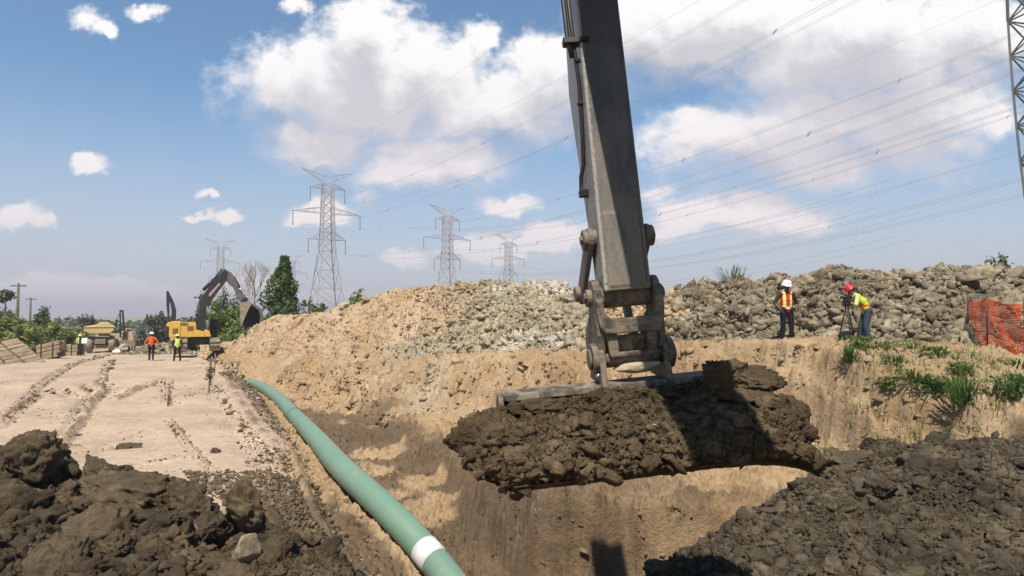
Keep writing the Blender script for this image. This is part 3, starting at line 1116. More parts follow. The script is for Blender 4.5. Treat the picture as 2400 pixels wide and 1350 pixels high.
def stick_mb():
    mb = MB()
    W = 0.225
    prof = [(0.05, 0.0), (4.15, 0.0), (4.35, 0.12), (4.35, 0.55), (2.55, 0.86), (0.6, 0.44), (0.07, 0.37)]
    mb.prism(prof, 2 * W, axes=(tuple(sdir), tuple(wdir), (1, 0, 0)), origin=O0)
    return mb


stick = stick_mb().build('stick', M_STEEL, near, 0.022, 3)
mb = MB()
for w in (-0.006, ):
    # welded edge strips and a repair plate on the face toward the cab
    for r in (-0.205, 0.205):
        mb.prism([(0.12, w - 0.004), (4.1, w - 0.004), (4.1, 0.01), (0.12, 0.01)], 0.022, axes=(tuple(sdir), tuple(wdir), (1, 0, 0)), origin=O0, mid=r)
mb.build('weld_seam', M_STEEL, stick, 0.004, 1)
mb = MB()
mb.prism([(0.10, -0.012), (0.80, -0.012), (0.86, 0.005), (0.06, 0.005)], 0.36, axes=(tuple(sdir), tuple(wdir), (1, 0, 0)), origin=O0)
mb.build('wear_plate', M_STEEL, stick, 0.006, 1)
mb = MB()
mb.cyl(Lp(-0.245, 0, -0.005), Lp(0.245, 0, -0.005), 0.105, 28)
mb.build('pin_boss', M_CLAYSTEEL, stick, 0.01, 2)

# pins through the stick for the idler links
ic = (0.62, 0.20)
for sgn in (-1, 1):
    mb = MB()
    mb.cyl(SP(sgn * 0.20, *ic), SP(sgn * 0.355, *ic), 0.105, 24)
    mb.build('link_pin', M_CLAYSTEEL, near, 0.012, 2)
for sgn in (-1, 1):
    mb = MB()
    mb.cyl(SP(sgn * 0.345, *ic), SP(sgn * 0.375, *ic), 0.045, 6)
    mb.build('pin_bolt', M_STEEL, near)
# idler links lead forward and down, power link comes back to the coupler
jc = (0.22, 0.86)
for sgn in (-1, 1):
    mb = MB()
    a, b_ = ic, jc
    dv = Vector((b_[0] - a[0], b_[1] - a[1])).normalized()
    nv = Vector((-dv.y, dv.x))
    ra, rb = 0.12, 0.11
    poly = []
    for k in range(9):
        th = math.pi / 2 + math.pi * k / 8
        poly.append((a[0] + ra * (dv.x * math.cos(th) + nv.x * math.sin(th)), a[1] + ra * (dv.y * math.cos(th) + nv.y * math.sin(th))))
    for k in range(9):
        th = -math.pi / 2 + math.pi * k / 8
        poly.append((b_[0] + rb * (dv.x * math.cos(th) + nv.x * math.sin(th)), b_[1] + rb * (dv.y * math.cos(th) + nv.y * math.sin(th))))
    mb.prism(poly, 0.05, axes=(tuple(sdir), tuple(wdir), (1, 0, 0)), origin=O0, mid=sgn * 0.285)
    mb.build('idler_link', M_STEEL, near, 0.01, 2)
mb = MB()
mb.cyl(SP(-0.36, *jc), SP(0.36, *jc), 0.085, 22)
mb.build('linkage_pin', M_CLAYSTEEL, near, 0.01, 2)
mb = MB()
J = SP(0, *jc)
K = Lp(0, 0.40, -0.50)
for r in (-0.17, 0.17):
    mb.bar(J + Vector((r, 0, 0)), K + Vector((r, 0, 0)), 0.06, 0.15)
mb.bar(J * 0.4 + K * 0.6 + Vector((-0.17, 0, 0)), J * 0.4 + K * 0.6 + Vector((0.17, 0, 0)), 0.1, 0.1)
mb.cyl(K + Vector((-0.3, 0, 0)), K + Vector((0.3, 0, 0)), 0.08, 20)
mb.build('power_link', M_STEEL, near, 0.01, 1)
mb = MB()
mb.cyl(SP(0, 2.0, 1.06), SP(0, 4.0, 0.92), 0.12, 20)
mb.build('bucket_cylinder', M_STEEL, near)
mb = MB()
mb.cyl(J, SP(0, 2.05, 1.06), 0.055, 16)
mb.build('cylinder_rod', M_CHROME, near)

# quick coupler between the stick and the bucket
coupler = None
for sgn in (-1, 1):
    mb = MB()
    poly = []
    for k in range(11):
        th = math.pi * k / 10
        poly.append((0.155 * math.cos(th), 0.155 * math.sin(th) + 0.02))
    poly += [(-0.16, -0.22), (-0.17, -0.36), (-0.12, -0.52), (0.36, -0.62), (0.5, -0.46), (0.40, -0.3), (0.17, -0.16)]
    mb.prism(poly, 0.075, mid=sgn * 0.288, **L_axes())
    o = mb.build('coupler_ear', M_CLAYSTEEL, near, 0.014, 2)
mb = MB()
RU = dict(axes=((1, 0, 0), (0, 0, 1), (0, 1, 0)))


def front_piece(poly, f0, f1):
    mb.prism([(p_[0] * 0.88, p_[1]) for p_ in poly], f1 - f0, mid=(f0 + f1) / 2, origin=Lp(0, 0, 0), **RU)


front_piece([(-0.37, -0.02), (-0.37, -0.14), (-0.35, -0.27), (-0.29, -0.355), (0.29, -0.355), (0.35, -0.27), (0.37, -0.14), (0.37, -0.02), (0.285, -0.02), (0.285, -0.10),
             (0.27, -0.165), (0.225, -0.205), (0.15, -0.215), (-0.15, -0.215), (-0.225, -0.205), (-0.27, -0.165), (-0.285, -0.10), (-0.285, -0.02)], -0.215, -0.03)
for sgn in (-1, 1):
    front_piece([(sgn * 0.155, -0.35), (sgn * 0.285, -0.35), (sgn * 0.255, -0.575), (sgn * 0.155, -0.575)], -0.175, 0.0)
front_piece([(-0.16, -0.53), (0.16, -0.53), (0.16, -0.58), (-0.16, -0.58)], -0.165, 0.0)
mb.build('coupler_frame', M_CLAYSTEEL, near, 0.016, 2)
mb = MB()
mb.prism([(-0.125, -0.375), (-0.05, -0.375), (-0.05, -0.52), (-0.105, -0.52)], 0.27, **L_axes())
mb.build('coupler_panel', M_CLAYSTEEL, near, 0.012, 2)
for sgn in (-1, 1):
    mb = MB()
    mb.cyl(Lp(sgn * 0.32, 0, 0), Lp(sgn * 0.375, 0, 0), 0.085, 22)
    mb.cyl(Lp(sgn * 0.375, 0, 0), Lp(sgn * 0.395, 0, 0), 0.06, 6)
    mb.build('stick_pin', M_CLAYSTEEL, near, 0.008, 2)

# bucket
BR, BC = 1.20, -0.06                                   # half width and offset of its middle
P1 = (-0.02, -0.585)
bucket_prof = [(-0.13, -0.835), (0.04, -0.81), (0.48, -0.96), (0.68, -1.28), (0.50, -1.50), (0.10, -1.60), (-0.45, -1.545), (-1.05, -1.44)]


def shell_mb():
    mb = MB()
    outer = [Vector(p) for p in bucket_prof]
    inner = []
    for i, p in enumerate(outer):
        a = outer[max(i - 1, 0)]
        c_ = outer[min(i + 1, len(outer) - 1)]
        d_ = (c_ - a).normalized()
        inner.append(p + Vector((d_.y, -d_.x)) * 0.045)
    poly = [tuple(p) for p in outer] + [tuple(p) for p in reversed(inner)]
    n = len(outer)
    for i in range(n - 1):
        q = [outer[i], outer[i + 1], inner[i + 1], inner[i]]
        mb.prism([tuple(p) for p in q], 2 * BR, mid=BC, **L_axes())
    return mb


bucket = shell_mb().build('bucket', M_WORN, near)
for sgn in (-1, 1):
    mb = MB()
    mb.prism(bucket_prof, 0.045, mid=BC + sgn * (BR + 0.0245), **L_axes())
    mb.build('side_plate', M_WORN, bucket, 0.006, 1)
mb = MB()
mb.prism([(-0.160, -0.885), (-0.150, -0.825), (0.03, -0.80), (0.03, -0.885)], 2 * BR - 0.05, mid=BC, **L_axes())
mb.build('top_rail', M_WORN, bucket, 0.008, 2)
mb = MB()
mb.prism([(-1.15, -1.40), (-1.02, -1.415), (-0.98, -1.455), (-1.05, -1.45)], 2 * BR + 0.06, mid=BC, **L_axes())
mb.build('cutting_edge', M_BUCKETIN, bucket, 0.004, 1)
for sgn, r0 in ((-1, -0.30), (1, 0.32)):
    mb = MB()
    poly = [(P1[0] + 0.14 * math.cos(R(a)), P1[1] + 0.14 * math.sin(R(a))) for a in range(-10, 200, 15)]
    poly += [(-0.17, -0.72), (-0.19, -0.84), (-0.16, -0.94), (-0.11, -0.85), (0.40, -0.80), (0.3, -0.68)]
    mb.prism(poly, 0.06, mid=r0, **L_axes())
    mb.build('mounting_ear', M_CLAYSTEEL, bucket, 0.012, 2)
    mb = MB()
    mb.cyl(Lp(r0 + sgn * 0.025, *P1), Lp(r0 + sgn * 0.085, *P1), 0.15, 26)
    mb.cyl(Lp(r0 + sgn * 0.085, *P1), Lp(r0 + sgn * 0.11, *P1), 0.10, 26)
    mb.build('pin_collar', M_CLAYSTEEL, bucket, 0.012, 2)
mb = MB()
mb.cyl(Lp(-0.32, *P1), Lp(0.34, *P1), 0.095, 24)
mb.build('bucket_pin', M_CLAYSTEEL, bucket)
mb = MB()
mb.cyl(Lp(-0.36, -0.10, -0.735), Lp(-0.335, -0.13, -0.735), 0.022, 8)
mb.build('lock_bolt', M_CHROME, bucket)

# boom (above the picture; it throws the shade that falls over the stick and bucket)
mb = MB()
mb.prism([(-6.75, -1.2), (-6.3, -1.2), (-4.1, 2.25), (-1.5, 2.95), (1.2, 3.95), (1.25, 4.3), (-1.6, 3.85), (-4.6, 3.05), (-5.2, 2.6), (-6.9, -0.8)], 0.62, **L_axes((0.13, 0, 0)))
mb.build('boom', M_STEEL, near, 0.02, 1)
for sgn in (-1, 1):
    mb = MB()
    mb.cyl(Lp(sgn * 0.48, -6.0, -1.1), Lp(sgn * 0.48, -5.0, 0.9), 0.12, 14)
    mb.cyl(Lp(sgn * 0.48, -5.0, 0.9), Lp(sgn * 0.48, -4.2, 2.5), 0.07, 12)
    mb.build('boom_cylinder', M_STEEL, near)
mb = MB()
mb.cyl(Lp(0, -4.2, 3.55), Lp(0, -1.9, 4.3), 0.15, 14)
mb.cyl(Lp(0, -1.9, 4.3), SP(0, 4.7, 0.0), 0.08, 12)
mb.build('stick_cylinder', M_STEEL, near)

# the machine's own body, unseen behind the camera, added to cut fill on the arm
mb = MB()
mb.box(Lp(0.75, -8.9, -1.05), (2.7, 4.4, 1.6))
mb.build('house', M_STEEL, near, 0.06, 2)
for r in (-1.0, 1.9):
    mb = MB()
    mb.prism([(-11.0, -2.75), (-10.6, -3.2), (-6.9, -3.2), (-6.5, -2.75), (-6.9, -2.3), (-10.6, -2.3)], 0.6, mid=r, **L_axes())
    mb.build('track', M_CLAYSTEEL, near, 0.04, 1)

# hydraulic lines down the left side of the stick
xL = -0.225
mb = MB()
mb.tube([SP(xL - 0.055, 4.1, 0.32), SP(xL - 0.06, 3.25, 0.10), SP(xL - 0.065, 2.95, 0.05), SP(xL - 0.05, 2.62, 0.07), SP(xL - 0.025, 2.3, 0.12), SP(xL - 0.02, 1.9, 0.20),
         SP(xL - 0.03, 1.45, 0.26), SP(xL - 0.055, 1.34, 0.33), SP(xL - 0.06, 1.2, 0.36), SP(xL - 0.01, 1.17, 0.33)], 0.022, 10)
mb.tube([SP(xL - 0.12, 4.1, 0.30), SP(xL - 0.11, 3.3, 0.12), SP(xL - 0.12, 2.75, 0.04), SP(xL - 0.085, 2.55, 0.06)], 0.024, 10)
mb.build('hydraulic_hose', M_HOSE, near)
for c_, sz, rx in (((xL - 0.07, 2.72, 0.05), (0.20, 0.10, 0.075), -12), ((xL + 0.04, 2.70, -0.02), (0.10, 0.05, 0.05), -14), ((xL - 0.03, 1.16, 0.33), (0.12, 0.09, 0.08), 0),
                   ((xL - 0.02, 2.08, 0.16), (0.07, 0.06, 0.04), 0), ((xL - 0.03, 2.52, 0.08), (0.06, 0.06, 0.04), 0)):
    mb = MB()
    mb.box(SP(*c_), sz, Matrix.Rotation(R(rx), 3, 'X'))
    mb.build('hose_clamp', M_HOSE, near, 0.01, 1)

# clay jammed behind the bucket pin
V, F = clod(4, 411, 9, 0.15, 0.02, 0.7)
c0 = near.location + ROT @ Lp(0.035, -0.11, -0.685)
Rw = np.array(ROT)
o = np_obj('clay_lump', (V * np.array([0.215, 0.09, 0.088])) @ Rw.T + np.array(c0), F, dirt_mat('pressed_clay', (0.33, 0.25, 0.165), (0.42, 0.325, 0.22), (0.50, 0.40, 0.28), 2.5, bump=0.25), None, False)
tag(o, 'smooth tan clay lump jammed between the bucket ears under the coupler', 'clay lump')

# ------------------------------------------------------------------ soil heaped in the bucket
M_LOAD = dirt_mat('bucket_soil', (0.066, 0.045, 0.025), (0.122, 0.086, 0.047), (0.195, 0.142, 0.08), 1.7, island=0.32, bump=0.8, fine=1.6)


def build_load():
    rng = np.random.default_rng(16)
    cols, rows = 360, 170
    r = np.linspace(-1.0, 1.0, cols)
    t = np.linspace(0, 1, rows)
    T, RR = np.meshgrid(t, r, indexing='ij')
    # profile across the opening, from under the top rail out over the lip and tucked under it
    pf = np.array([(0.25, -1.38), (0.0, -1.12), (-0.22, -0.97), (-0.5, -0.98), (-0.85, -1.09), (-1.10, -1.26), (-1.16, -1.38), (-1.10, -1.46)])
    tt = np.linspace(0, 1, len(pf))
    f = np.interp(T, tt, pf[:, 0])
    u = np.interp(T, tt, pf[:, 1])
    x = BC + RR * (BR + 0.02)
    edge = 1 - np.abs(RR) ** 6
    left = sstep(RR, -0.62, -1.0)
    f = f + 0.15 * left * (T > 0.3)
    u = u - 0.16 * (1 - edge) + 0.05 * left
    x = x - 0.42 * left * np.sin(np.pi * np.clip((T - 0.12) / 0.75, 0, 1)) ** 1.3
    L = np.stack([x, f, u], -1) + np.array(BASE_OFF)
    G = L @ np.array(ROT).T + np.array(near.location)
    N = grid_normals(G)
    n = fbm(G.reshape(-1, 3), 5, 2.2, 0.58, 101).reshape(rows, cols)
    n2 = fbm(G.reshape(-1, 3), 4, 9, 0.6, 111, True).reshape(rows, cols)
    n3 = fbm(G.reshape(-1, 3), 4, 22, 0.62, 131, True).reshape(rows, cols)
    n4 = fbm(G.reshape(-1, 3), 3, 5.0, 0.6, 141, True).reshape(rows, cols)
    G = G + N * ((0.10 * n + 0.05 * n4 + 0.045 * n2 + 0.02 * n3) * (1 - 0.8 * sstep(T, 0.74, 0.92)))[..., None]
    N = grid_normals(G)
    parts = [(G.reshape(-1, 3), grid_faces(rows, cols))]
    for nn, pw, a, b_, var, sink in ((650, 1.6, 0.025, 0.085, ROUGH[3], 0.3), (30, 1.0, 0.07, 0.12, ROUGH[4], 0.3), (4000, 1.8, 0.018, 0.07, CLODS[2], -0.15), (45000, 2.0, 0.006, 0.03, CLODS[1], -0.25)):
        k_ = int(rows * (0.86 if b_ > 0.06 else 0.97))
        P, Nn, s = pick(G[:k_], N[:k_], nn, rng, pw, a, b_)
        parts.append(scatter(P, s, var, rng, Nn, sink, 0.85))
    # big lumps
    def lump(rr, ff, uu, size, seed, sq=(1, 1, 1)):
        V, F = crumb(5, seed + 40)
        c_ = near.location + ROT @ Lp(rr, ff, uu)
        parts.append((V * size * np.array(sq) + np.array(c_), F))
    lump(0.72, -0.50, -0.84, 0.17, 1, (0.9, 0.9, 1.25))
    lump(0.94, -0.50, -0.88, 0.17, 2, (0.95, 0.9, 1.1))
    lump(0.84, -0.58, -1.03, 0.20, 3)
    lump(-0.46, -0.42, -0.90, 0.14, 4, (1.1, 0.8, 1.0))
    lump(-1.0, -0.42, -0.94, 0.17, 5, (1.3, 0.9, 0.9))
    lump(-1.44, -0.70, -1.16, 0.22, 6)
    lump(-1.58, -0.62, -1.13, 0.16, 7)
    lump(-0.32, -1.0, -1.38, 0.12, 8, (1.6, 0.8, 0.7))
    lump(-1.2, -0.95, -1.26, 0.15, 10, (0.9, 0.9, 0.9))
    lump(1.16, -0.75, -1.12, 0.18, 12, (0.8, 1, 1.1))
    V, F = join_arrays(parts)
    tag(np_obj('soil_load', V, F, M_LOAD), 'heaped dark brown clay soil filling the excavator bucket', 'soil load')


build_load()
for k, (rr, ff, uu, s_) in enumerate([(-0.10, -0.94, -1.10, 0.034), (-0.24, -0.90, -1.08, 0.030)]):
    V, F = clod(3, 500 + k, 6, 0.2, 0.03)
    c_ = near.location + ROT @ Lp(rr, ff, uu)
    tag(np_obj('pebble', V * s_ + np.array(c_), F, M_STONE), ['flat white pebble in the bucket soil, the right one of a pair', 'rounder white pebble in the bucket soil, the left one of a pair'][k], 'pebble')

# ------------------------------------------------------------------ green pipe
M_PIPE = plain_mat('green_pipe_coating', (0.165, 0.268, 0.195), 0.42, 0.07, 1.2, bump=0.05, spec=0.45, dust=(0.34, 0.30, 0.22), dust_amt=0.08)
M_WHITE = plain_mat('white_sleeve', (0.72, 0.70, 0.68), 0.5, 0.05, 3)
pipe = thing('pipe', 'long pale green coated steel pipe lying along the edge of the trench', 'pipe', tuple(PIPE[4]) )


def smooth_path(pts, n):
    pts = np.asarray(pts, float)
    t = np.arange(len(pts))
    tt = np.linspace(0, len(pts) - 1, n)
    out = []
    for x in tt:
        i = min(int(x), len(pts) - 2)
        f_ = x - i
        p0, p1, p2, p3 = (pts[max(i - 1, 0)], pts[i], pts[i + 1], pts[min(i + 2, len(pts) - 1)])
        out.append(0.5 * ((2 * p1) + (-p0 + p2) * f_ + (2 * p0 - 5 * p1 + 4 * p2 - p3) * f_ ** 2 + (-p0 + 3 * p1 - 3 * p2 + p3) * f_ ** 3))
    return np.array(out)


path = smooth_path(PIPE, 160)
rel = path - PIPE[4]
mb = MB()
mb.tube([Vector(p) for p in rel], PIPE_R, 40)
mb.build('pipe_wall', M_PIPE, pipe)


def band(target_uv, half, r, mat, name):
    best, bi = 1e9, 0
    for i, p in enumerate(path):
        yy = FPX * (p[2] - CAM_H) / p[1]
        d_ = (1200 + FPX * p[0] / p[1] - target_uv[0]) ** 2 + (740 - yy - target_uv[1]) ** 2
        if d_ < best:
            best, bi = d_, i
    c_ = Vector(rel[bi])
    d_ = Vector(rel[min(bi + 1, len(rel) - 1)] - rel[bi - 1]).normalized()
    m_ = MB()
    m_.tube([c_ - d_ * half, c_ + d_ * half], r, 40)
    return m_.build(name, mat, pipe)


band((1012, 1288), 0.17, PIPE_R + 0.006, M_WHITE, 'white_sleeve')
band((690, 974), 0.035, PIPE_R + 0.012, plain_mat('joint_coating', (0.10, 0.20, 0.15), 0.5), 'joint_ring')

# ------------------------------------------------------------------ plants
def at_terrain(u, v, y0=7.0, y1=70.0):
    """where the ray through pixel (u, v) meets the ground"""
    Y = np.geomspace(y0, y1, 500)
    d = at(u, v, 1.0)
    x = d.x * Y
    z = CAM_H + (d.z - CAM_H) * Y
    g, _ = ground(x, Y, False)
    hit = np.where(z <= g)[0]
    i = hit[0] if len(hit) else len(Y) - 1
    return Vector((x[i], Y[i], g[i]))


def leaf_cards(P, Nrm, size, rng, aspect=0.6):
    n = len(P)
    d = Nrm + rng.normal(size=(n, 3)) * 0.8
    d /= np.linalg.norm(d, axis=1)[:, None]
    a = np.cross(d, rng.normal(size=(n, 3)))
    a /= np.linalg.norm(a, axis=1)[:, None] + 1e-9
    b = np.cross(d, a)
    s = (size * rng.uniform(0.6, 1.3, n))[:, None]
    V = np.stack([P - a * s, P + b * s * aspect + d * s * 0.15, P + a * s, P - b * s * aspect + d * s * 0.15], 1).reshape(-1, 3)
    F = np.arange(4 * n).reshape(n, 4)
    return V, F


def crown(ells, n, size, seed, gap=0.0, gscale=1.2):
    rng = np.random.default_rng(seed)
    E = np.array(ells, float)
    w = E[:, 3] * E[:, 4] * E[:, 5]
    k = rng.choice(len(E), n, p=w / w.sum())
    d = rng.normal(size=(n, 3))
    d /= np.linalg.norm(d, axis=1)[:, None]
    r = rng.uniform(0, 1, n) ** 0.42
    P = E[k, :3] + d * E[k, 3:6] * r[:, None] * (1 + 0.18 * rng.normal(size=n))[:, None]
    keep = fbm(P, 2, gscale, 0.5, seed) > gap - 0.15
    return leaf_cards(P[keep], d[keep], size, rng)


def limbs(mb, base, h, r, rng, n=6, spread=0.5, n_side=5):
    mb.tube([base, base + Vector((0.03 * h, 0, h * 0.5)), base + Vector((0, 0, h * 0.9))], [r, r * 0.7, r * 0.15], 7)
    for k in range(n):
        a = rng.uniform(0, 6.28)
        z0 = h * rng.uniform(0.3, 0.75)
        L = h * spread * rng.uniform(0.5, 1)
        e = Vector((math.cos(a) * L * 0.8, math.sin(a) * L * 0.8, z0 + L * 0.6))
        m_ = Vector((math.cos(a) * L * 0.4, math.sin(a) * L * 0.4, z0 + L * 0.2))
        mb.tube([base + Vector((0, 0, z0)), base + m_, base + e], [r * 0.4, r * 0.28, r * 0.08], n_side)


M_BARK = plain_mat('bark', (0.13, 0.10, 0.075), 0.9, 0.25, 6, bump=0.4)
M_BARE = plain_mat('bare_twigs', (0.30, 0.25, 0.23), 0.9, 0.2, 4)
L_DEEP = leaf_mat('deep_green_leaves', (0.035, 0.065, 0.02), (0.14, 0.20, 0.05))
L_MID = leaf_mat('mid_green_leaves', (0.085, 0.13, 0.03), (0.21, 0.27, 0.075))
L_LIME = leaf_mat('yellow_green_leaves', (0.15, 0.18, 0.05), (0.30, 0.33, 0.12))
L_GREY = leaf_mat('grey_green_leaves', (0.06, 0.072, 0.05), (0.14, 0.155, 0.10))
L_PALE = leaf_mat('pale_green_leaves', (0.12, 0.14, 0.085), (0.24, 0.26, 0.17))


def tree(name, label, cat, u, vtop, Y, width_px, mat, seed, zbase=None, cone=False, n=2600, size=0.16, gap=0.0, group=None, low=0.0, shape=None):
    p = at(u, 740, Y)
    zb = gz(p.x, Y) if zbase is None else zbase
    top = at(u, vtop, Y).z
    h = top - zb
    w = width_px / FPX * Y / 2
    t = thing(name, label, cat, (p.x, Y, zb - 0.05), 0, group)
    rng = np.random.default_rng(seed)
    direct = None
    if shape is not None:
        ells = [(a * w, b_ * w, c_ * h, rx * w, rx * w, rz * h) for (a, b_, c_, rx, rz) in shape]
    elif cone:
        fz = rng.uniform(0, 1, n) ** 1.25
        an = rng.uniform(0, 6.283, n)
        lobes_ = fbm(np.stack([np.cos(an) * 1.6, np.sin(an) * 1.6, fz * 7.5], 1), 3, 1.0, 0.6, seed)
        rad = w * (0.10 + 0.90 * (1 - fz) ** 1.15) * (0.80 + 1.25 * lobes_) * rng.uniform(0.15, 1, n) ** 0.45
        Pc = np.stack([np.cos(an) * rad, np.sin(an) * rad, h * (0.06 + 0.94 * fz)], 1)
        direct = leaf_cards(Pc, np.stack([np.cos(an), np.sin(an), 0.4 + 0 * an], 1), size, rng)
    else:
        ells = [(0, 0, h * (0.55 + low * -0.2), w * 0.62, w * 0.62, h * (0.36 + 0.1 * low))]
        for k in range(11):
            a = rng.uniform(0, 6.28)
            q_ = rng.uniform(0.2, 0.66)
            s_ = rng.uniform(0.26, 0.46)
            ells.append((math.cos(a) * w * q_, math.sin(a) * w * q_, h * rng.uniform(0.35 - 0.25 * low, 0.82), w * s_, w * s_, h * s_ * 0.42))
        ells.append((w * 0.1, 0, h * 0.86, w * 0.3, w * 0.3, h * 0.13))
    V, F = crown(ells, n, size, seed, gap, 2.2 / max(w, 0.6)) if direct is None else direct
    np_obj('crown', V, F, mat, t)
    mb = MB()
    limbs(mb, Vector((0, 0, 0)), h, 0.03 * h, rng, 5, min(0.4, w / h * 0.7))
    mb.build('trunk', M_BARK, t)
    return t


TREES = 'trees along the left horizon'
tree('tree', 'tall pointed dark green tree standing right of the yellow excavator bucket', 'tree', 664, 600, 55, 160, L_DEEP, 1, cone=True, n=9500, size=0.16)
tree('bush', 'leafy green bush peeping over the left end of the tan heap', 'bush', 840, 672, 46, 66, L_MID, 2, zbase=2.2, n=1500, size=0.16, low=0.6)
tree('bush', 'low dark bush behind the tan heap at the foot of the nearest pylon', 'bush', 752, 706, 52, 80, L_DEEP, 3, n=2600, size=0.16, low=1)
tree('bush', 'dark bush tucked behind the right foot of the pointed tree', 'bush', 722, 690, 58, 40, L_DEEP, 4, n=1500, size=0.15, low=1)
tree('bush', 'broad bright green bush behind the boom of the yellow excavator', 'bush', 545, 712, 58, 130, L_MID, 5, n=7000, size=0.17, low=1)
tree('tree', 'pale loose leafed tree rising behind the bend of the yellow boom', 'tree', 522, 668, 64, 80, L_PALE, 6, n=2600, size=0.16, gap=0.02, low=0.6)
tree('tree', 'slim dark green tree close left of the yellow boom', 'tree', 470, 680, 66, 42, L_GREY, 7, n=2200, size=0.17, low=0.5)
tree('bush', 'green bush between the dipping bucket and the pointed tree', 'bush', 606, 718, 57, 60, L_DEEP, 8, n=2600, size=0.16, low=1)
tree('tree', 'dark grey-green tree left of the yellow excavator', 'tree', 372, 732, 80, 72, L_GREY, 9, n=2800, size=0.2, low=0.7)
tree('tree', 'round grey-green tree standing behind the dump truck', 'tree', 206, 733, 95, 46, L_GREY, 10, n=1500, size=0.22, low=0.4)
tree('tree', 'dark bushy tree above the pale hedge left of the truck', 'tree', 100, 713, 70, 66, L_DEEP, 11, n=3200, size=0.18, low=0.7)
tree('bush', 'olive hedge bush at the left edge of the photo', 'bush', 12, 730, 55, 70, L_MID, 12, n=3200, size=0.17, low=1)
tree('bush', 'wide yellow-green bush behind the leaning timber mats', 'bush', 62, 752, 52, 100, L_LIME, 13, n=5200, size=0.16, low=1)
tree('bush', 'yellow-green bush left of the truck behind the timber stacks', 'bush', 152, 762, 62, 100, L_LIME, 14, n=4500, size=0.16, low=1)
tree('bush', 'small pale bush between the dump truck and the pipelayer', 'bush', 330, 770, 90, 60, L_GREY, 15, n=1500, size=0.2, low=1)
tree('tree', 'thin wind-swept tree at the left edge of the photo', 'tree', 10, 676, 62, 46, L_GREY, 16, n=420, size=0.17, shape=[(0.2, 0, 0.93, 0.7, 0.07), (-0.3, 0, 0.86, 0.6, 0.08), (0.6, 0, 0.88, 0.4, 0.06)])
tree('tree', 'dark round tree showing over the right end of the grey heap', 'tree', 2350, 588, 48, 82, L_GREY, 17, zbase=1.5, n=2400, size=0.18, low=0.4)
tree('bush', 'small dark bush on the skyline right of the excavator stick', 'bush', 1607, 664, 34, 40, L_GREY, 18, zbase=2.0, n=800, size=0.12, low=1)
for u_, vt, Y_, w_, m_, sd, lab in [(-20, 722, 70, 110, L_DEEP, 60, 'dark green bush mass half cut by the left edge of the photo'), (38, 744, 64, 80, L_MID, 61, 'mid green bush in front of the tall utility pole'),
                                    (122, 752, 58, 70, L_LIME, 62, 'rounded lime bush right of the dark bushy tree'), (185, 764, 78, 80, L_LIME, 63, 'low lime bush against the left side of the truck'),
                                    (498, 700, 62, 60, L_MID, 64, 'green bush filling the gap inside the yellow boom'), (572, 735, 56, 90, L_MID, 65, 'green bush under the dipping bucket'), (450, 742, 75, 70, L_GREY, 66, 'grey-green bush behind the yellow house of the excavator')]:
    tree('bush', lab, 'bush', u_, vt, Y_, w_, m_, sd, n=5200, size=0.17, low=1)


def bare_tree():
    p = at(586, 740, 66)
    t = thing('tree', 'leafless pinkish grey tree between the yellow boom and the pointed tree', 'tree', (p.x, 66, gz(p.x, 66) - 0.05))
    rng = random.Random(5)
    mb = MB()

    def grow(a, d, L, r, n):
        b_ = a + d * L
        m_ = a + d * L * 0.5 + Vector((rng.uniform(-1, 1), rng.uniform(-1, 1), 0)) * L * 0.06
        mb.tube([a, m_, b_], [r, r * 0.8, r * 0.6], 4, False)
        if n == 0:
            return
        for k in range(3 if n > 1 else 4):
            ax = Vector((rng.uniform(-1, 1), rng.uniform(-1, 1), rng.uniform(-0.3, 0.3)))
            nd = (d + ax * rng.uniform(0.35, 0.75) + Vector((0, 0, 0.18))).normalized()
            grow(a + d * L * rng.uniform(0.6, 1.0), nd, L * rng.uniform(0.6, 0.8), r * 0.58, n - 1)
    grow(Vector((0, 0, 0)), Vector((0.04, 0, 1)), 3.9, 0.17, 5)
    mb.build('trunk', M_BARE, t)
    V, F = crown([(0, 0, 6, 2.2, 2.2, 2)], 90, 0.13, 55, 0.2)
    np_obj('crown', V, F, L_DEEP, t)
    return t


bare_tree()


def far_wood():
    rng = np.random.default_rng(21)
    parts = []
    for k in range(90):
        a = R(rng.uniform(-46, 46) if k < 60 else rng.uniform(-46, -18))
        r = rng.uniform(150, 300)
        x, y = math.sin(a) * r, math.cos(a) * r
        w, h = rng.uniform(6, 13), rng.uniform(2.2, 4.4)
        parts.append(crown([(x, y, h * 0.45 - 2, w, w * 0.5, h * 0.5), (x + w * 0.5, y, h * 0.5 - 2, w * 0.5, w * 0.4, h * 0.55)], 420, 0.8, 300 + k))
    V, F = join_arrays(parts)
    tag(np_obj('far_wood', V, F, L_GREY), 'far low line of trees along the horizon', 'wood', kind='stuff')


far_wood()


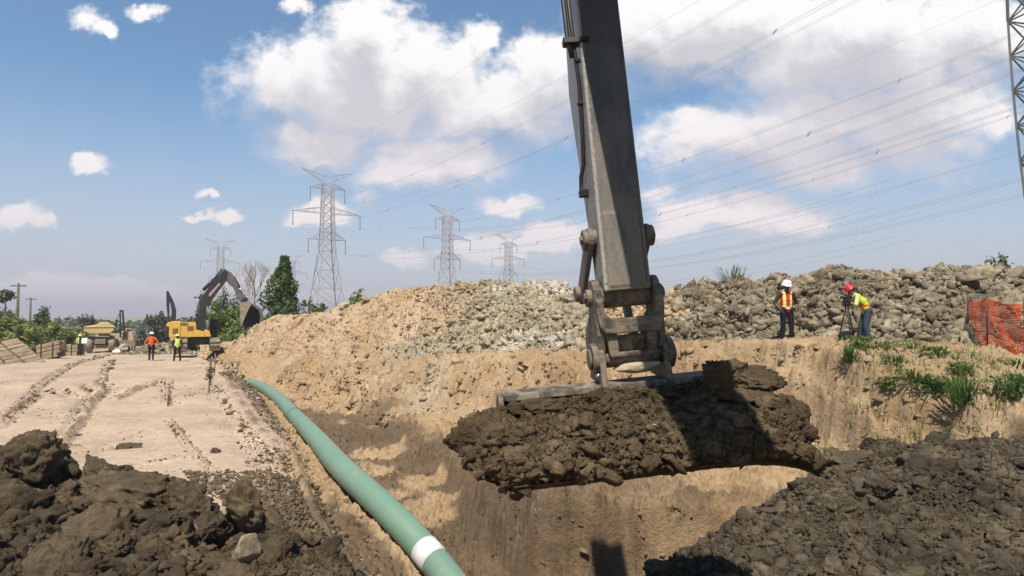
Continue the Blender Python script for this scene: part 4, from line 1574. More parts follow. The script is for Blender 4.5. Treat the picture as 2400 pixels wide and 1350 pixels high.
def weed(u, v, label, h, w, seed, mat, n=70, leafy=0.5, pos=None):
    p = at_terrain(u, v) if pos is None else pos
    rng = np.random.default_rng(seed)
    V, F, k = [], [], 0
    for i in range(n):
        a = rng.uniform(0, 6.28)
        r0 = rng.uniform(0, 0.6) * w
        out = rng.uniform(0.1, 1.0)
        L = h * rng.uniform(0.2, 1.15)
        b0 = np.array([math.cos(a) * r0, math.sin(a) * r0, -0.03])
        d = np.array([math.cos(a) * out * w, math.sin(a) * out * w, 0])
        side_ = np.array([-math.sin(a), math.cos(a), 0]) * (0.006 if rng.uniform() > leafy else 0.016) * rng.uniform(0.7, 1.3)
        pts = [b0, b0 + d * 0.35 + np.array([0, 0, L * 0.55]), b0 + d * 0.75 + np.array([0, 0, L * 0.9]), b0 + d * 1.05 + np.array([0, 0, L * (0.75 + 0.25 * rng.uniform())])]
        ws = (0.7, 1.0, 0.8, 0.12)
        for q_, s_ in zip(pts, ws):
            V += [q_ - side_ * s_, q_ + side_ * s_]
        for j in range(3):
            F.append((k + 2 * j, k + 2 * j + 1, k + 2 * j + 3, k + 2 * j + 2))
        k += 8
    V, F = np.array(V), np.array(F)
    if leafy > 0.45 and seed % 2 == 0:
        m_ = int(n * 1.6)
        Pl = np.stack([rng.normal(0, w * 0.36, m_), rng.normal(0, w * 0.36, m_), h * rng.uniform(0.05, 0.85, m_)], 1)
        lv, lf = leaf_cards(Pl, Pl * np.array([1, 1, 0.3]) + np.array([0, 0, 0.3]), 0.045, rng, 0.5)
        V, F = np.concatenate([V[:len(V) // 3 // 8 * 8], lv]), np.concatenate([F[:len(V) // 3 // 8 * 3], lf + len(V) // 3 // 8 * 8])
    o = np_obj('weed', V, F, mat)
    o.location = p
    return tag(o, label, 'weed', 'weeds growing on the bank')


L_WEED = leaf_mat('weed_leaves', (0.055, 0.10, 0.025), (0.17, 0.22, 0.06), 0.3)
L_WEED2 = leaf_mat('dark_weed_leaves', (0.035, 0.085, 0.02), (0.11, 0.19, 0.045), 0.3)
WEEDS = [(2015, 826, 'tall weed clump right in front of the bent surveyor', 0.42, 0.34, 0), (1996, 850, 'weed hanging over the bank edge below the bent surveyor', 0.35, 0.22, 1),
         (2075, 828, 'low weed a step right of the bent surveyor', 0.28, 0.34, 0), (2140, 826, 'small weed midway between the bent surveyor and the orange fence', 0.25, 0.26, 0),
         (2190, 842, 'spreading weed just left of the orange fence foot', 0.26, 0.36, 1), (2095, 858, 'thin weed on the slope under the low weed', 0.26, 0.22, 1),
         (2082, 915, 'weed halfway down the bank, leftmost of the lower row', 0.30, 0.22, 0), (2140, 895, 'sparse weed in the middle of the sandy slope', 0.26, 0.26, 0),
         (2180, 925, 'dark spiky weed clump on the bank, second from left in the lower row', 0.36, 0.30, 1), (2262, 945, 'tallest dark weed clump at the lower edge of the slope', 0.48, 0.34, 1),
         (2255, 885, 'brownish weed on the slope above the tallest clump', 0.30, 0.24, 0), (2330, 930, 'weed between the tallest clump and the right edge of the photo', 0.30, 0.28, 0),
         (2388, 935, 'bushy dark weed at the right edge of the photo', 0.42, 0.34, 1), (2385, 855, 'low green weed under the orange fence at the right edge', 0.14, 0.40, 1),
         (2045, 800, 'weed beside the right boot of the bent surveyor', 0.30, 0.24, 0), (2230, 905, 'scrappy weed close above the spiky clump', 0.22, 0.30, 0)]
for i, (u, v, lab, h, w, k) in enumerate(WEEDS):
    weed(u, v, lab, h * 1.15, w * 1.35, 40 + i, (L_WEED, L_WEED2)[k], 190 if h > 0.3 else 130)
pp = at(1716, 676, toe(1716, 0.75)[1] + 4.5)
weed(0, 0, 'big tuft of tall green grass on top of the grey heap', 0.85, 0.75, 70, L_PALE, 190, 0.3, pos=pp)['group'] = 'plants on the heap'


def bank_grass():
    """thin dry and green blades on the sandy shelf, too many to count"""
    rng = np.random.default_rng(61)
    n = 7500
    y = rng.uniform(10.5, 18.5, n)
    b = rng.uniform(-5.0, 1.0, n)
    x = 25.8 + b - y
    P2 = np.stack([x, y, 0 * x], 1)
    ok = (y - x < 8.5) & (fbm(P2, 3, 0.7, 0.5, 91) > rng.uniform(-0.2, 0.4, n))
    x, y = x[ok], y[ok]
    z, _ = ground(x, y, False)
    V, F = [], []
    for i in range(len(x)):
        for k in range(3):
            a = rng.uniform(0, 6.28)
            h = rng.uniform(0.06, 0.26)
            d = np.array([math.cos(a), math.sin(a), 0]) * h * rng.uniform(0.2, 1.1)
            s_ = np.array([-math.sin(a), math.cos(a), 0]) * 0.006
            p = np.array([x[i], y[i], z[i]]) + rng.normal(0, 0.05, 3) * np.array([1, 1, 0])
            j = len(V)
            V += [p - s_, p + s_, p + d * 0.5 + np.array([0, 0, h * 0.8]) + s_ * 0.8, p + d * 0.5 + np.array([0, 0, h * 0.8]) - s_ * 0.8, p + d + np.array([0, 0, h])]
            F.append((j, j + 1, j + 2, j + 3))
            F.append((j + 3, j + 2, j + 4, j + 4))
    F = np.array(F)
    q = F[F[:, 2] != F[:, 3]]
    tri = F[F[:, 2] == F[:, 3]][:, :3]
    tag(np_obj('grass', np.array(V), [q, tri], L_WEED2), 'sparse short grass blades on the sandy bank at the right', 'grass', kind='stuff')


bank_grass()

# ------------------------------------------------------------------ transmission towers and lines
M_PYLON = plain_mat('galvanised_lattice', (0.42, 0.40, 0.42), 0.55, 0.1, 0.3, metal=0.0)
M_PYLON_DARK = plain_mat('weathered_lattice', (0.13, 0.13, 0.145), 0.6, 0.1, 0.3)
M_INSUL = plain_mat('insulator_glass', (0.25, 0.24, 0.27), 0.4, 0.1, 1)
M_WIRE = plain_mat('aluminium_wire', (0.42, 0.42, 0.46), 0.5, 0.05, 0.2)
LINE_DIR = Vector((0.54, -0.84, 0))              # the lines run toward the right rear
ARM_ANG = math.atan2(0.54, 0.84)


def lattice(mb, levels, t_leg, t_br):
    """levels: (z, half width); four legs with crossed bracing"""
    cs = ((-1, -1), (1, -1), (1, 1), (-1, 1))
    for (z0, w0), (z1, w1) in zip(levels, levels[1:]):
        for i in range(4):
            a, b_ = cs[i], cs[(i + 1) % 4]
            A0, A1 = Vector((a[0] * w0, a[1] * w0, z0)), Vector((a[0] * w1, a[1] * w1, z1))
            B0, B1 = Vector((b_[0] * w0, b_[1] * w0, z0)), Vector((b_[0] * w1, b_[1] * w1, z1))
            mb.bar(A0, A1, t_leg)
            mb.bar(A0, B1, t_br)
            mb.bar(B0, A1, t_br)
            mb.bar(A1, B1, t_br)


ARMS = [(45.4, 47.0, 5.6, 1.55, 'upper'), (37.3, 39.2, 10.9, 1.8, 'middle'), (28.8, 31.2, 6.0, 2.0, 'lower')]


def pylon(label, k=1.0):
    t = thing('transmission_tower', label, 'pylon', (0, 0, 0), ARM_ANG, 'lattice transmission towers')
    mb = MB()
    lv = [(0, 5.6), (7, 4.6), (13, 3.75), (19, 2.95), (25, 2.15), (28.8, 2.0), (31.2, 1.9)]
    z = 31.2
    while z < 46.5:
        z += 2.6
        lv.append((min(z, 47.5), 1.9 - 0.45 * (z - 31.2) / 16))
    lattice(mb, lv, 0.26 * k, 0.14 * k)
    mb.build('tower_body', M_PYLON, t)
    for zt, zb_, L, w, nm in ARMS:
        for sgn in (-1, 1):
            mb = MB()
            tip = Vector((sgn * L, 0, zt))
            for yy in (-w * 0.8, w * 0.8):
                mb.bar(Vector((sgn * w, yy, zb_)), tip, 0.17 * k)
                mb.bar(Vector((sgn * w, yy, zt)), tip, 0.17 * k)
                for q_ in (0.3, 0.6):
                    mb.bar(Vector((sgn * w, yy, zb_)).lerp(tip, q_), Vector((sgn * w, yy, zt)).lerp(tip, q_ * 0.7), 0.1 * k)
            mb.build('cross_arm', M_PYLON, t)
            mb = MB()
            mb.bar(tip, tip - Vector((0, 0, 4.2)), 0.22 * k)
            mb.box(tip - Vector((0, 0, 4.3)), (0.5, 0.5, 0.3))
            mb.build('insulator_string', M_INSUL, t)
    for sgn in (-1, 1):
        mb = MB()
        tip = Vector((sgn * 8.6, 0, 51.3))
        for yy in (-1.1, 1.1):
            mb.bar(Vector((sgn * 1.2, yy, 47.5)), tip, 0.18 * k)
            mb.bar(Vector((0, yy, 49.2)), tip, 0.14 * k)
            for q_ in (0.25, 0.5, 0.75):
                mb.bar(Vector((sgn * 1.2, yy, 47.5)).lerp(tip, q_), Vector((0, yy, 49.2)).lerp(tip, q_ + 0.05), 0.1 * k)
        mb.build('earth_wire_peak', M_PYLON, t)
    return t


SPOTS = [(765, 206, 'nearest lattice pylon, tallest in the photo, left of the excavator arm'), (1048, 268, 'second lattice pylon, standing over the middle of the tan heap'),
         (1192, 364, 'smallest lattice pylon, just left of the excavator arm')]
first = pylon(SPOTS[0][2])
place = {}
for i, (u, D, lab) in enumerate(SPOTS + [(515, 386, 'far pylon whose peak shows above the bend of the yellow boom'), (684, 482, 'far pylon half hidden behind the pointed green tree')]):
    o = first if i == 0 else copy_tree(first)
    o.location = ((u - 1200) / FPX * D, D, -2.0 if i else -1.2)
    o['label'] = lab
    place[i] = Vector(o.location)


def wire_bundle(A, B, sag, strands, label, r=0.035, spacers=7, sp=0.45):
    t = thing('power_line', label, 'power line', tuple(A), 0, 'power lines')
    d = B - A
    side_ = Vector((-d.y, d.x, 0)).normalized()
    offs = {1: [(0, 0)], 2: [(-0.5, 0), (0.5, 0)], 4: [(-0.5, -0.5), (0.5, -0.5), (0.5, 0.5), (-0.5, 0.5)]}[strands]
    pos = lambda f_: A + d * f_ - Vector((0, 0, sag * 4 * f_ * (1 - f_)))
    for ox, oz in offs:
        o_ = side_ * ox * sp + Vector((0, 0, oz * sp))
        mb = MB()
        pts = [pos(i / 40) - A + o_ for i in range(41)]
        mb.tube(pts, r, 5, False)
        mb.build('wire', M_WIRE, t)
    for k in range(spacers if strands > 1 else 0):
        f_ = (k + 0.6) / spacers
        mb = MB()
        c_ = pos(f_) - A
        mb.bar(c_ - side_ * sp * 0.6 - Vector((0, 0, sp * 0.6)), c_ + side_ * sp * 0.6 + Vector((0, 0, sp * 0.6)), 0.09)
        mb.build('spacer', M_INSUL, t)
    return t


axis = Vector((0.84, 0.54, 0))
NAMES = ['nearest pylon', 'second pylon', 'smallest pylon']
for i in range(3):
    A0 = place[i]
    span = 214.0
    B0 = A0 + LINE_DIR * span
    B0.z = 1.0
    for sgn, sn in ((-1, 'left'), (1, 'right')):
        off = axis * (sgn * 8.6)
        wire_bundle(A0 + off + Vector((0, 0, 51.3)), B0 + off + Vector((0, 0, 51.3)), 5.0, 1, f'thin single wire from the {sn} top peak of the {NAMES[i]}', 0.016)
        for zt, zb_, L, w, nm in ARMS:
            off = axis * (sgn * L)
            wire_bundle(A0 + off + Vector((0, 0, zt - 4.3)), B0 + off + Vector((0, 0, zt - 4.3)), 8.0, 4 if i == 1 and L < 10 else 2,
                        f'wire bundle from the {sn} tip of the {nm} arm of the {NAMES[i]}', 0.015 + 0.004 * i)


def near_tower():
    c_ = at(2482, 740, 52)
    t = thing('transmission_tower', 'dark lattice tower cut by the top right edge of the photo', 'pylon', (c_.x, c_.y, 0.0), R(12), 'lattice transmission towers')
    mb = MB()
    lv = [(0, 0.45), (4, 0.75), (8, 1.05), (12, 1.3), (16, 1.5), (19, 1.62), (22, 1.72), (25, 1.8), (28, 1.85), (31, 1.85), (34, 1.85), (37, 1.85)]
    lattice(mb, lv, 0.17, 0.10)
    mb.build('tower_body', M_PYLON_DARK, t)
    mb = MB()
    for k in range(60):
        mb.bar(Vector((-1.95, -1.9, 10 + k * 0.4)), Vector((-1.6, -1.9, 10 + k * 0.4)), 0.05)
    mb.build('climbing_rungs', M_PYLON_DARK, t)


near_tower()


def pole(u, vtop, Y, label, arm=True):
    p = at(u, 740, Y)
    zb = gz(p.x, Y)
    top = at(u, vtop, Y).z
    t = thing('utility_pole', label, 'utility pole', (p.x, Y, zb), 0, 'utility poles at the far left')
    mb = MB()
    mb.tube([(0, 0, -0.3), (0, 0, top - zb)], [0.18, 0.12], 8)
    mb.build('shaft', M_BARK, t)
    mb = MB()
    mb.bar((-0.9, 0, top - zb - 0.3), (0.9, 0, top - zb - 0.3), 0.14)
    mb.build('cross_arm', M_BARK, t)


pole(41, 664, 75, 'taller wooden utility pole at the far left')
pole(71, 697, 105, 'shorter wooden utility pole right of the tall one')

# ------------------------------------------------------------------ far machines
M_YEL = plain_mat('yellow_machine_paint', (0.70, 0.43, 0.075), 0.5, 0.1, 1.5, dust=(0.48, 0.36, 0.20), dust_amt=0.25)
M_PALEYEL = plain_mat('dusty_yellow_paint', (0.66, 0.47, 0.21), 0.6, 0.1, 1.2, dust=(0.60, 0.47, 0.30), dust_amt=0.45)
M_CHAR = plain_mat('charcoal_paint', (0.035, 0.033, 0.036), 0.45, 0.2, 1.5, dust=(0.12, 0.10, 0.085), dust_amt=0.15)
M_GLASS = plain_mat('dark_cab_glass', (0.012, 0.016, 0.018), 0.1, 0.1, 2, spec=0.6)
M_TRACK = plain_mat('dusty_track_steel', (0.17, 0.145, 0.11), 0.9, 0.25, 3, bump=0.4, dust=(0.38, 0.30, 0.21), dust_amt=0.5)
M_TYRE = plain_mat('dusty_tyre_rubber', (0.10, 0.088, 0.075), 0.9, 0.2, 4, dust=(0.42, 0.34, 0.26), dust_amt=0.55)
M_GREYARM = plain_mat('dusty_grey_arm', (0.13, 0.12, 0.115), 0.6, 0.2, 1.5, dust=(0.28, 0.24, 0.2), dust_amt=0.3)
M_BKT = plain_mat('dusty_bucket', (0.24, 0.19, 0.14), 0.7, 0.25, 2, dust=(0.42, 0.33, 0.24), dust_amt=0.5)


def px_tools(u0, v0, Y):
    k = Y / FPX
    return lambda pts: [((u - u0) * k, (v0 - v) * k) for u, v in pts]


def build_excavator(label, u0, v0, Y, full=True):
    g = at(u0, v0, Y)
    t = thing('excavator', label, 'excavator', (g.x, Y, g.z), R(26), 'excavators working at the far end')
    q = px_tools(u0, v0, Y)
    t.scale = (0.9, 0.9, 1)
    XZ = dict(axes=((1, 0, 0), (0, 0, 1), (0, 1, 0)))
    # crawler tracks run toward the camera, the house is swung to the right
    for (c, nm) in ((q([(428, 0)])[0][0], 'l'), (q([(503, 0)])[0][0], 'r')):
        mb = MB()
        prof = [(-2.1, 0.45), (-1.85, 0.08), (-1.5, 0), (1.5, 0), (1.85, 0.08), (2.1, 0.45), (1.85, 0.82), (1.5, 0.92), (-1.5, 0.92), (-1.85, 0.82)]
        mb.prism(prof, 0.75, axes=((0, 1, 0), (0, 0, 1), (1, 0, 0)), origin=(c, 0, 0))
        for k in range(16):
            mb.box((c, -1.6 + k * 0.215, 0.935), (0.78, 0.06, 0.05))
            mb.box((c, -2.06 + (k % 4) * 0.02, 0.12 + k * 0.045), (0.78, 0.05, 0.02))
        tr = mb.build('track', M_TRACK, t, 0.03, 1)
        mb = MB()
        for yy in (-1.5, 1.5):
            mb.cyl((c - 0.41, yy, 0.46), (c + 0.41, yy, 0.46), 0.33, 14)
        mb.build('track_wheel', M_CHAR, tr)
    mb = MB()
    mb.box((q([(466, 0)])[0][0], 0, 0.72), (1.9, 2.2, 0.5))
    mb.cyl((q([(466, 0)])[0][0], 0, 0.9), (q([(466, 0)])[0][0], 0, 1.12), 0.75, 20)
    mb.build('undercarriage', M_CHAR, t, 0.03, 1)
    mb = MB()
    mb.prism(q([(398, 789), (398, 766), (391, 763), (394, 756), (405, 753), (424, 753), (424, 755.5), (458, 755.5), (459, 772), (478, 778), (479, 789)]), 2.9, **XZ)
    mb.build('house', M_YEL, t, 0.05, 2)
    mb = MB()
    mb.prism(q([(387, 779), (390, 768), (398, 766), (398, 788), (390, 787)]), 2.7, **XZ)
    mb.build('counterweight', M_CHAR, t, 0.06, 2)
    mb = MB()
    mb.prism(q([(426, 754), (458, 754), (458, 756), (426, 756)]), 2.5, **XZ)
    mb.build('hood_walkway', plain_mat('red_brown_guard', (0.25, 0.09, 0.05), 0.7), t)
    for (a, b_, c, d) in ((406, 769, 418, 781), (424, 756.5, 440, 762), (439, 764, 453, 774)):
        mb = MB()
        w = q([(a, b_), (c, d)])
        mb.box(((w[0][0] + w[1][0]) / 2, -1.458, (w[0][1] + w[1][1]) / 2), (w[1][0] - w[0][0], 0.03, w[0][1] - w[1][1]))
        mb.build('vent_grille', plain_mat('vent_mesh', (0.20, 0.115, 0.03), 0.8) if 'vent_mesh' not in MATS else MATS['vent_mesh'], t)
    mb = MB()
    w = q([(423, 0), (423.8, 0)])
    mb.box((w[0][0], -1.455, q([(0, 772)])[0][1]), (0.03, 0.02, 1.0))
    mb.build('door_seam', M_CHAR, t)
    mb = MB()
    for u in (424, 440, 456):
        x = q([(u, 0)])[0][0]
        mb.bar((x, -1.3, q([(0, 755)])[0][1]), (x, -1.3, q([(0, 744)])[0][1]), 0.035)
    mb.bar((q([(424, 0)])[0][0], -1.3, q([(0, 744)])[0][1]), (q([(456, 0)])[0][0], -1.3, q([(0, 746)])[0][1]), 0.035)
    mb.build('handrail', M_CHAR, t)
    mb = MB()
    mb.prism(q([(491, 791), (491, 752), (496, 749), (511, 750), (514, 768), (509, 791)]), 1.15, mid=0.85, **XZ)
    cb = mb.build('cab', M_GLASS, t, 0.04, 1)
    mb = MB()
    mb.prism(q([(489, 750), (489, 747), (513, 747), (513, 750)]), 1.25, mid=0.85, **XZ)
    mb.build('cab_roof', M_CHAR, cb)
    mb = MB()
    mb.prism(q([(478, 789), (478, 772), (490, 776), (494, 789)]), 1.0, mid=-0.9, **XZ)
    mb.build('step_box', M_YEL, t, 0.03, 1)
    mb = MB()
    mb.prism(q([(462, 779), (466, 706), (474, 690), (486, 673), (516, 636), (524, 630), (531, 636), (529, 656), (497, 700), (487, 722), (484, 779)]), 0.62, **XZ)
    bo = mb.build('boom', M_CHAR, t, 0.04, 1)
    for sgn in (-1, 1):
        mb = MB()
        a, b_ = q([(486, 782), (484, 718)])
        mid_ = ((a[0] + b_[0]) / 2, (a[1] + b_[1]) / 2)
        mb.cyl((a[0], sgn * 0.46, a[1]), (mid_[0], sgn * 0.46, mid_[1]), 0.14, 10)
        mb.cyl((mid_[0], sgn * 0.46, mid_[1]), (b_[0], sgn * 0.46, b_[1]), 0.08, 10)
        mb.build('boom_cylinder', M_GREYARM, t)
    mb = MB()
    a, b_, c = q([(473, 684), (500, 652), (517, 629)])
    mb.cyl((a[0], 0, a[1] + 0.12), (b_[0], 0, b_[1]), 0.14, 10)
    mb.cyl((b_[0], 0, b_[1]), (c[0], 0, c[1]), 0.08, 10)
    mb.build('stick_cylinder', M_CHAR, t)
    mb = MB()
    mb.prism(q([(486, 690), (511, 662), (514, 665), (489, 696)]), 0.02, mid=-0.325, **XZ)
    mb.build('side_stripe', plain_mat('pale_decal', (0.42, 0.32, 0.30), 0.5), bo)
    mb = MB()
    mb.prism(q([(517, 631), (522, 627), (541, 638), (550, 652), (564, 684), (579, 698), (577, 704), (562, 707), (545, 672), (530, 660)]), 0.5, **XZ)
    mb.build('stick', M_GREYARM, t, 0.03, 1)
    mb = MB()
    a, b_, c = q([(545, 646), (560, 672), (574, 694)])
    mb.cyl((a[0], 0, a[1]), (b_[0], 0, b_[1]), 0.13, 10)
    mb.build('bucket_cylinder', M_CHAR, t)
    mb = MB()
    mb.cyl((b_[0], 0, b_[1]), (c[0], 0, c[1]), 0.075, 10)
    mb.build('cylinder_rod', M_CHROME, t)
    mb = MB()
    mb.prism(q([(566, 700), (578, 695), (583, 702), (575, 713), (565, 712)]), 0.7, **XZ)
    mb.build('bucket_link', M_CHAR, t)
    # bucket: a curled scoop open to the lower right
    mb = MB()
    outer = [(562, 710), (575, 707), (596, 712), (616, 724), (620, 742), (612, 758)]
    inner = [(612, 752), (613, 742), (609, 728), (594, 717), (576, 712), (566, 714)]
    for i in range(5):
        mb.prism(q([outer[i], outer[i + 1], inner[4 - i], inner[5 - i]]), 1.7, **XZ)
    bk = mb.build('bucket', M_GREYARM, t)
    for sgn in (-1, 1):
        mb = MB()
        mb.prism(q([(562, 710), (575, 707), (590, 711), (580, 730), (566, 764), (563, 745)]) if sgn < 0 else q(outer + [(590, 768), (568, 764)]), 0.06, mid=sgn * 0.86, **XZ)
        mb.build('side_plate', M_BKT if sgn < 0 else M_CHAR, bk)
    mb = MB()
    mb.prism(q([(562, 714), (567, 714), (570, 760), (566, 766)]), 1.66, **XZ)
    mb.build('back_plate', M_BKT, bk)
    return t


far_exc = build_excavator('yellow excavator with black boom and cab, swung right over the tan heap', 450, 822, 48)


def second_excavator():
    Y = 72
    u0, v0 = 420, 803
    g = at(u0, v0, Y)
    t = thing('excavator', 'further excavator, only its raised dark boom showing behind the yellow one', 'excavator', (g.x, Y, g.z), R(27), 'excavators working at the far end')
    q = px_tools(u0, v0, Y)
    XZ = dict(axes=((1, 0, 0), (0, 0, 1), (0, 1, 0)))
    mb = MB()
    mb.prism(q([(400, 756), (412, 756), (412.5, 727), (407, 708), (396, 684), (393, 682), (391.5, 690), (401, 716), (403, 734)]), 0.7, **XZ)
    mb.build('boom', M_CHAR, t, 0.04, 1)
    mb = MB()
    mb.prism(q([(391, 683), (395, 683), (398, 712), (399, 752), (396, 753), (392, 715)]), 0.55, **XZ)
    mb.build('stick', M_CHAR, t, 0.04, 1)
    mb = MB()
    mb.prism(q([(400, 790), (400, 757), (452, 757), (452, 790)]), 2.8, **XZ)
    mb.build('house', M_YEL, t, 0.05, 1)
    for u in (408, 440):
        mb = MB()
        c = q([(u, 0)])[0][0]
        mb.prism([(-2, 0.4), (-1.6, 0), (1.6, 0), (2, 0.4), (1.6, 0.8), (-1.6, 0.8)], 0.6, axes=((0, 1, 0), (0, 0, 1), (1, 0, 0)), origin=(c, 0, -0.1))
        mb.build('track', M_TRACK, t)


second_excavator()


def dump_truck():
    Y, u0, v0 = 66, 234, 826
    g = at(u0, v0, Y)
    zg = gz(g.x, Y)
    t = thing('dump_truck', 'dusty yellow articulated dump truck seen from behind on the track', 'dump truck', (g.x, Y, zg), R(32))
    t.scale = (0.86, 1, 1)
    k = Y / FPX
    q = lambda pts: [((u - u0) * k, (v0 - v) * k) for u, v in pts]
    XZ = dict(axes=((1, 0, 0), (0, 0, 1), (0, 1, 0)))
    mb = MB()
    outline = q([(196, 765), (221, 762), (232, 755), (252, 755), (259, 762), (267, 765), (267, 774), (257, 782), (207, 783), (196, 775)])
    mb.prism(outline, 4.6, mid=2.5, **XZ)
    mb.build('dump_body', M_PALEYEL, t, 0.06, 2)
    mb = MB()
    mb.prism(q([(199, 767), (264, 767), (264, 774), (255, 780.5), (209, 781), (199, 774)]), 0.12, mid=0.13, **XZ)
    mb.build('tailgate', M_PALEYEL, t, 0.03, 1)
    mb = MB()
    mb.prism(q([(196, 766.5), (267, 766.5), (267, 764.8), (196, 764.8)]), 0.2, mid=0.12, **XZ)
    mb.build('top_rail', M_PALEYEL, t)
    for u in (209, 261):
        for yy in (1.0, 3.0, 6.0):
            mb = MB()
            x = (u - u0) * k
            mb.lathe([(0.45, -0.34), (0.74, -0.32), (0.82, -0.2), (0.83, 0.2), (0.74, 0.32), (0.45, 0.34)], (x, yy, 0.82), 'x', 24)
            w = mb.build('wheel', M_TYRE, t)
            mb = MB()
            mb.lathe([(0.12, -0.36), (0.42, -0.33), (0.42, 0.33), (0.12, 0.36)], (x, yy, 0.82), 'x', 16)
            mb.build('hub', M_YEL, w)
    mb = MB()
    mb.box((0, 3.2, 1.15), (1.1, 6.4, 0.5))
    mb.cyl((-1.2, 1.0, 0.85), (1.2, 1.0, 0.85), 0.28, 14)
    mb.box((0, 0.9, 1.35), (1.7, 0.5, 0.55))
    mb.build('chassis', M_TRACK, t, 0.03, 1)
    mb = MB()
    for x in (-1.28, 1.28):
        mb.box((x, 0.75, 0.95), (0.9, 0.05, 0.9))
    mb.box((0.0, 0.5, 0.62), (1.5, 0.10, 0.35))
    mb.build('mud_guard', M_TRACK, t)
    mb = MB()
    mb.prism(q([(228, 790), (228, 756), (233, 751.5), (251, 751.5), (256, 756), (256, 790)]), 1.8, mid=6.4, **XZ)
    mb.build('cab', M_CHAR, t, 0.05, 1)
    mb = MB()
    mb.cyl((0.2, 6.0, (v0 - 752) * k), (0.2, 6.0, (v0 - 749) * k), 0.08, 10)
    mb.build('beacon', plain_mat('amber_beacon', (0.7, 0.2, 0.03), 0.3), t)
    mb = MB()
    mb.bar(((262 - u0) * k, 6.5, (v0 - 770) * k), ((270 - u0) * k, 6.5, (v0 - 760) * k), 0.07)
    mb.box(((271 - u0) * k, 6.5, (v0 - 762) * k), (0.25, 0.12, 0.55))
    mb.build('side_mirror', M_CHAR, t)
    for x in (-0.75, 0.85):
        mb = MB()
        mb.box((x, 0.44, 1.18), (0.16, 0.05, 0.14))
        mb.build('tail_light', M_WHITE, t)


dump_truck()


def pipelayer():
    Y, u0 = 74, 300
    p = at(u0, 740, Y)
    zg = gz(p.x, Y)
    t = thing('pipelayer', 'dusty beige crawler pipelayer with a tall thin side boom beyond the truck', 'crane', (p.x, Y, zg), R(20))
    k = Y / FPX
    v0 = 740 + (CAM_H - zg) / k
    q = lambda pts: [((u - u0) * k, (v0 - v) * k) for u, v in pts]
    XZ = dict(axes=((1, 0, 0), (0, 0, 1), (0, 1, 0)))
    M_B = plain_mat('dusty_beige_paint', (0.50, 0.40, 0.29), 0.8, 0.15, 1, dust=(0.55, 0.44, 0.33), dust_amt=0.5)
    mb = MB()
    mb.prism(q([(282, 800), (284, 788), (290, 786), (292, 776), (312, 777), (316, 786), (318, 800)]), 2.2, **XZ)
    mb.build('body', M_B, t, 0.06, 1)
    mb = MB()
    mb.prism(q([(293, 778), (294, 770), (308, 771), (310, 778)]), 1.6, **XZ)
    mb.build('roof', M_B, t, 0.04, 1)
    for yy in (-1.1, 1.1):
        mb = MB()
        mb.prism(q([(278, 806), (282, 796), (318, 796), (322, 806), (318, 812), (282, 812)]), 0.55, mid=yy, **XZ)
        mb.build('track', M_TRACK, t, 0.03, 1)
    mb = MB()
    a, b_ = q([(296, 790), (293.5, 727)])
    for dx in (-0.12, 0.12):
        mb.bar((a[0] + dx * 2, -1.4, a[1]), (b_[0] + dx, -1.8, b_[1]), 0.12)
    for s_ in range(10):
        f_ = s_ / 10
        mb.bar((a[0] - 0.22 + (b_[0] - a[0]) * f_, -1.4 - 0.4 * f_, a[1] + (b_[1] - a[1]) * f_), (a[0] + 0.22 + (b_[0] - a[0]) * f_, -1.4 - 0.4 * f_, a[1] + (b_[1] - a[1]) * (f_ + 0.1)), 0.07)
    mb.build('side_boom', M_CHAR, t)
    mb = MB()
    c = q([(280, 754), (274, 775)])
    mb.bar((b_[0], -1.8, b_[1]), (c[0][0], -1.2, c[0][1]), 0.05)
    mb.bar((c[0][0], -1.2, c[0][1]), (c[1][0], -1.0, c[1][1]), 0.05)
    mb.build('cable', M_CHAR, t)


pipelayer()


def concrete_pipe(u, v, Y, r, label, rot):
    p = at(u, v, Y)
    t = thing('concrete_pipe', label, 'concrete pipe', (p.x, Y, gz(p.x, Y)), rot, 'concrete pipe sections beyond the men')
    mb = MB()
    n = 26
    ro, ri, L = r, r * 0.8, 2.2
    rings = []
    for (rad, y) in ((ri, 0), (ro, 0), (ro, L), (ri, L)):
        rings.append(mb._v([Vector((rad * math.cos(2 * math.pi * k / n), y, ro + rad * math.sin(2 * math.pi * k / n))) for k in range(n)]))
    for i in range(4):
        a, b_ = rings[i], rings[(i + 1) % 4]
        for k in range(n):
            mb._f([a[k], a[(k + 1) % n], b_[(k + 1) % n], b_[k]])
    mb.build('pipe_wall', plain_mat('dusty_concrete', (0.40, 0.35, 0.28), 0.9, 0.15, 2, bump=0.3) if 'dusty_concrete' not in MATS else MATS['dusty_concrete'], t)


concrete_pipe(296, 818, 56, 0.42, 'dusty concrete pipe section with its dark end facing the camera', R(36))
concrete_pipe(338, 816, 58, 0.40, 'second concrete pipe section left of the orange vest', R(5))
mb = MB()
mb.ball((0, 0, 0.22), 0.4, 3, (1.3, 0.8, 0.6))
p = at(277, 818, 57)
o = mb.build('sack', M_WHITE)
o.location = (p.x, 57, gz(p.x, 57) - 0.02)
tag(o, 'white sack on the ground right of the truck wheel', 'sack')

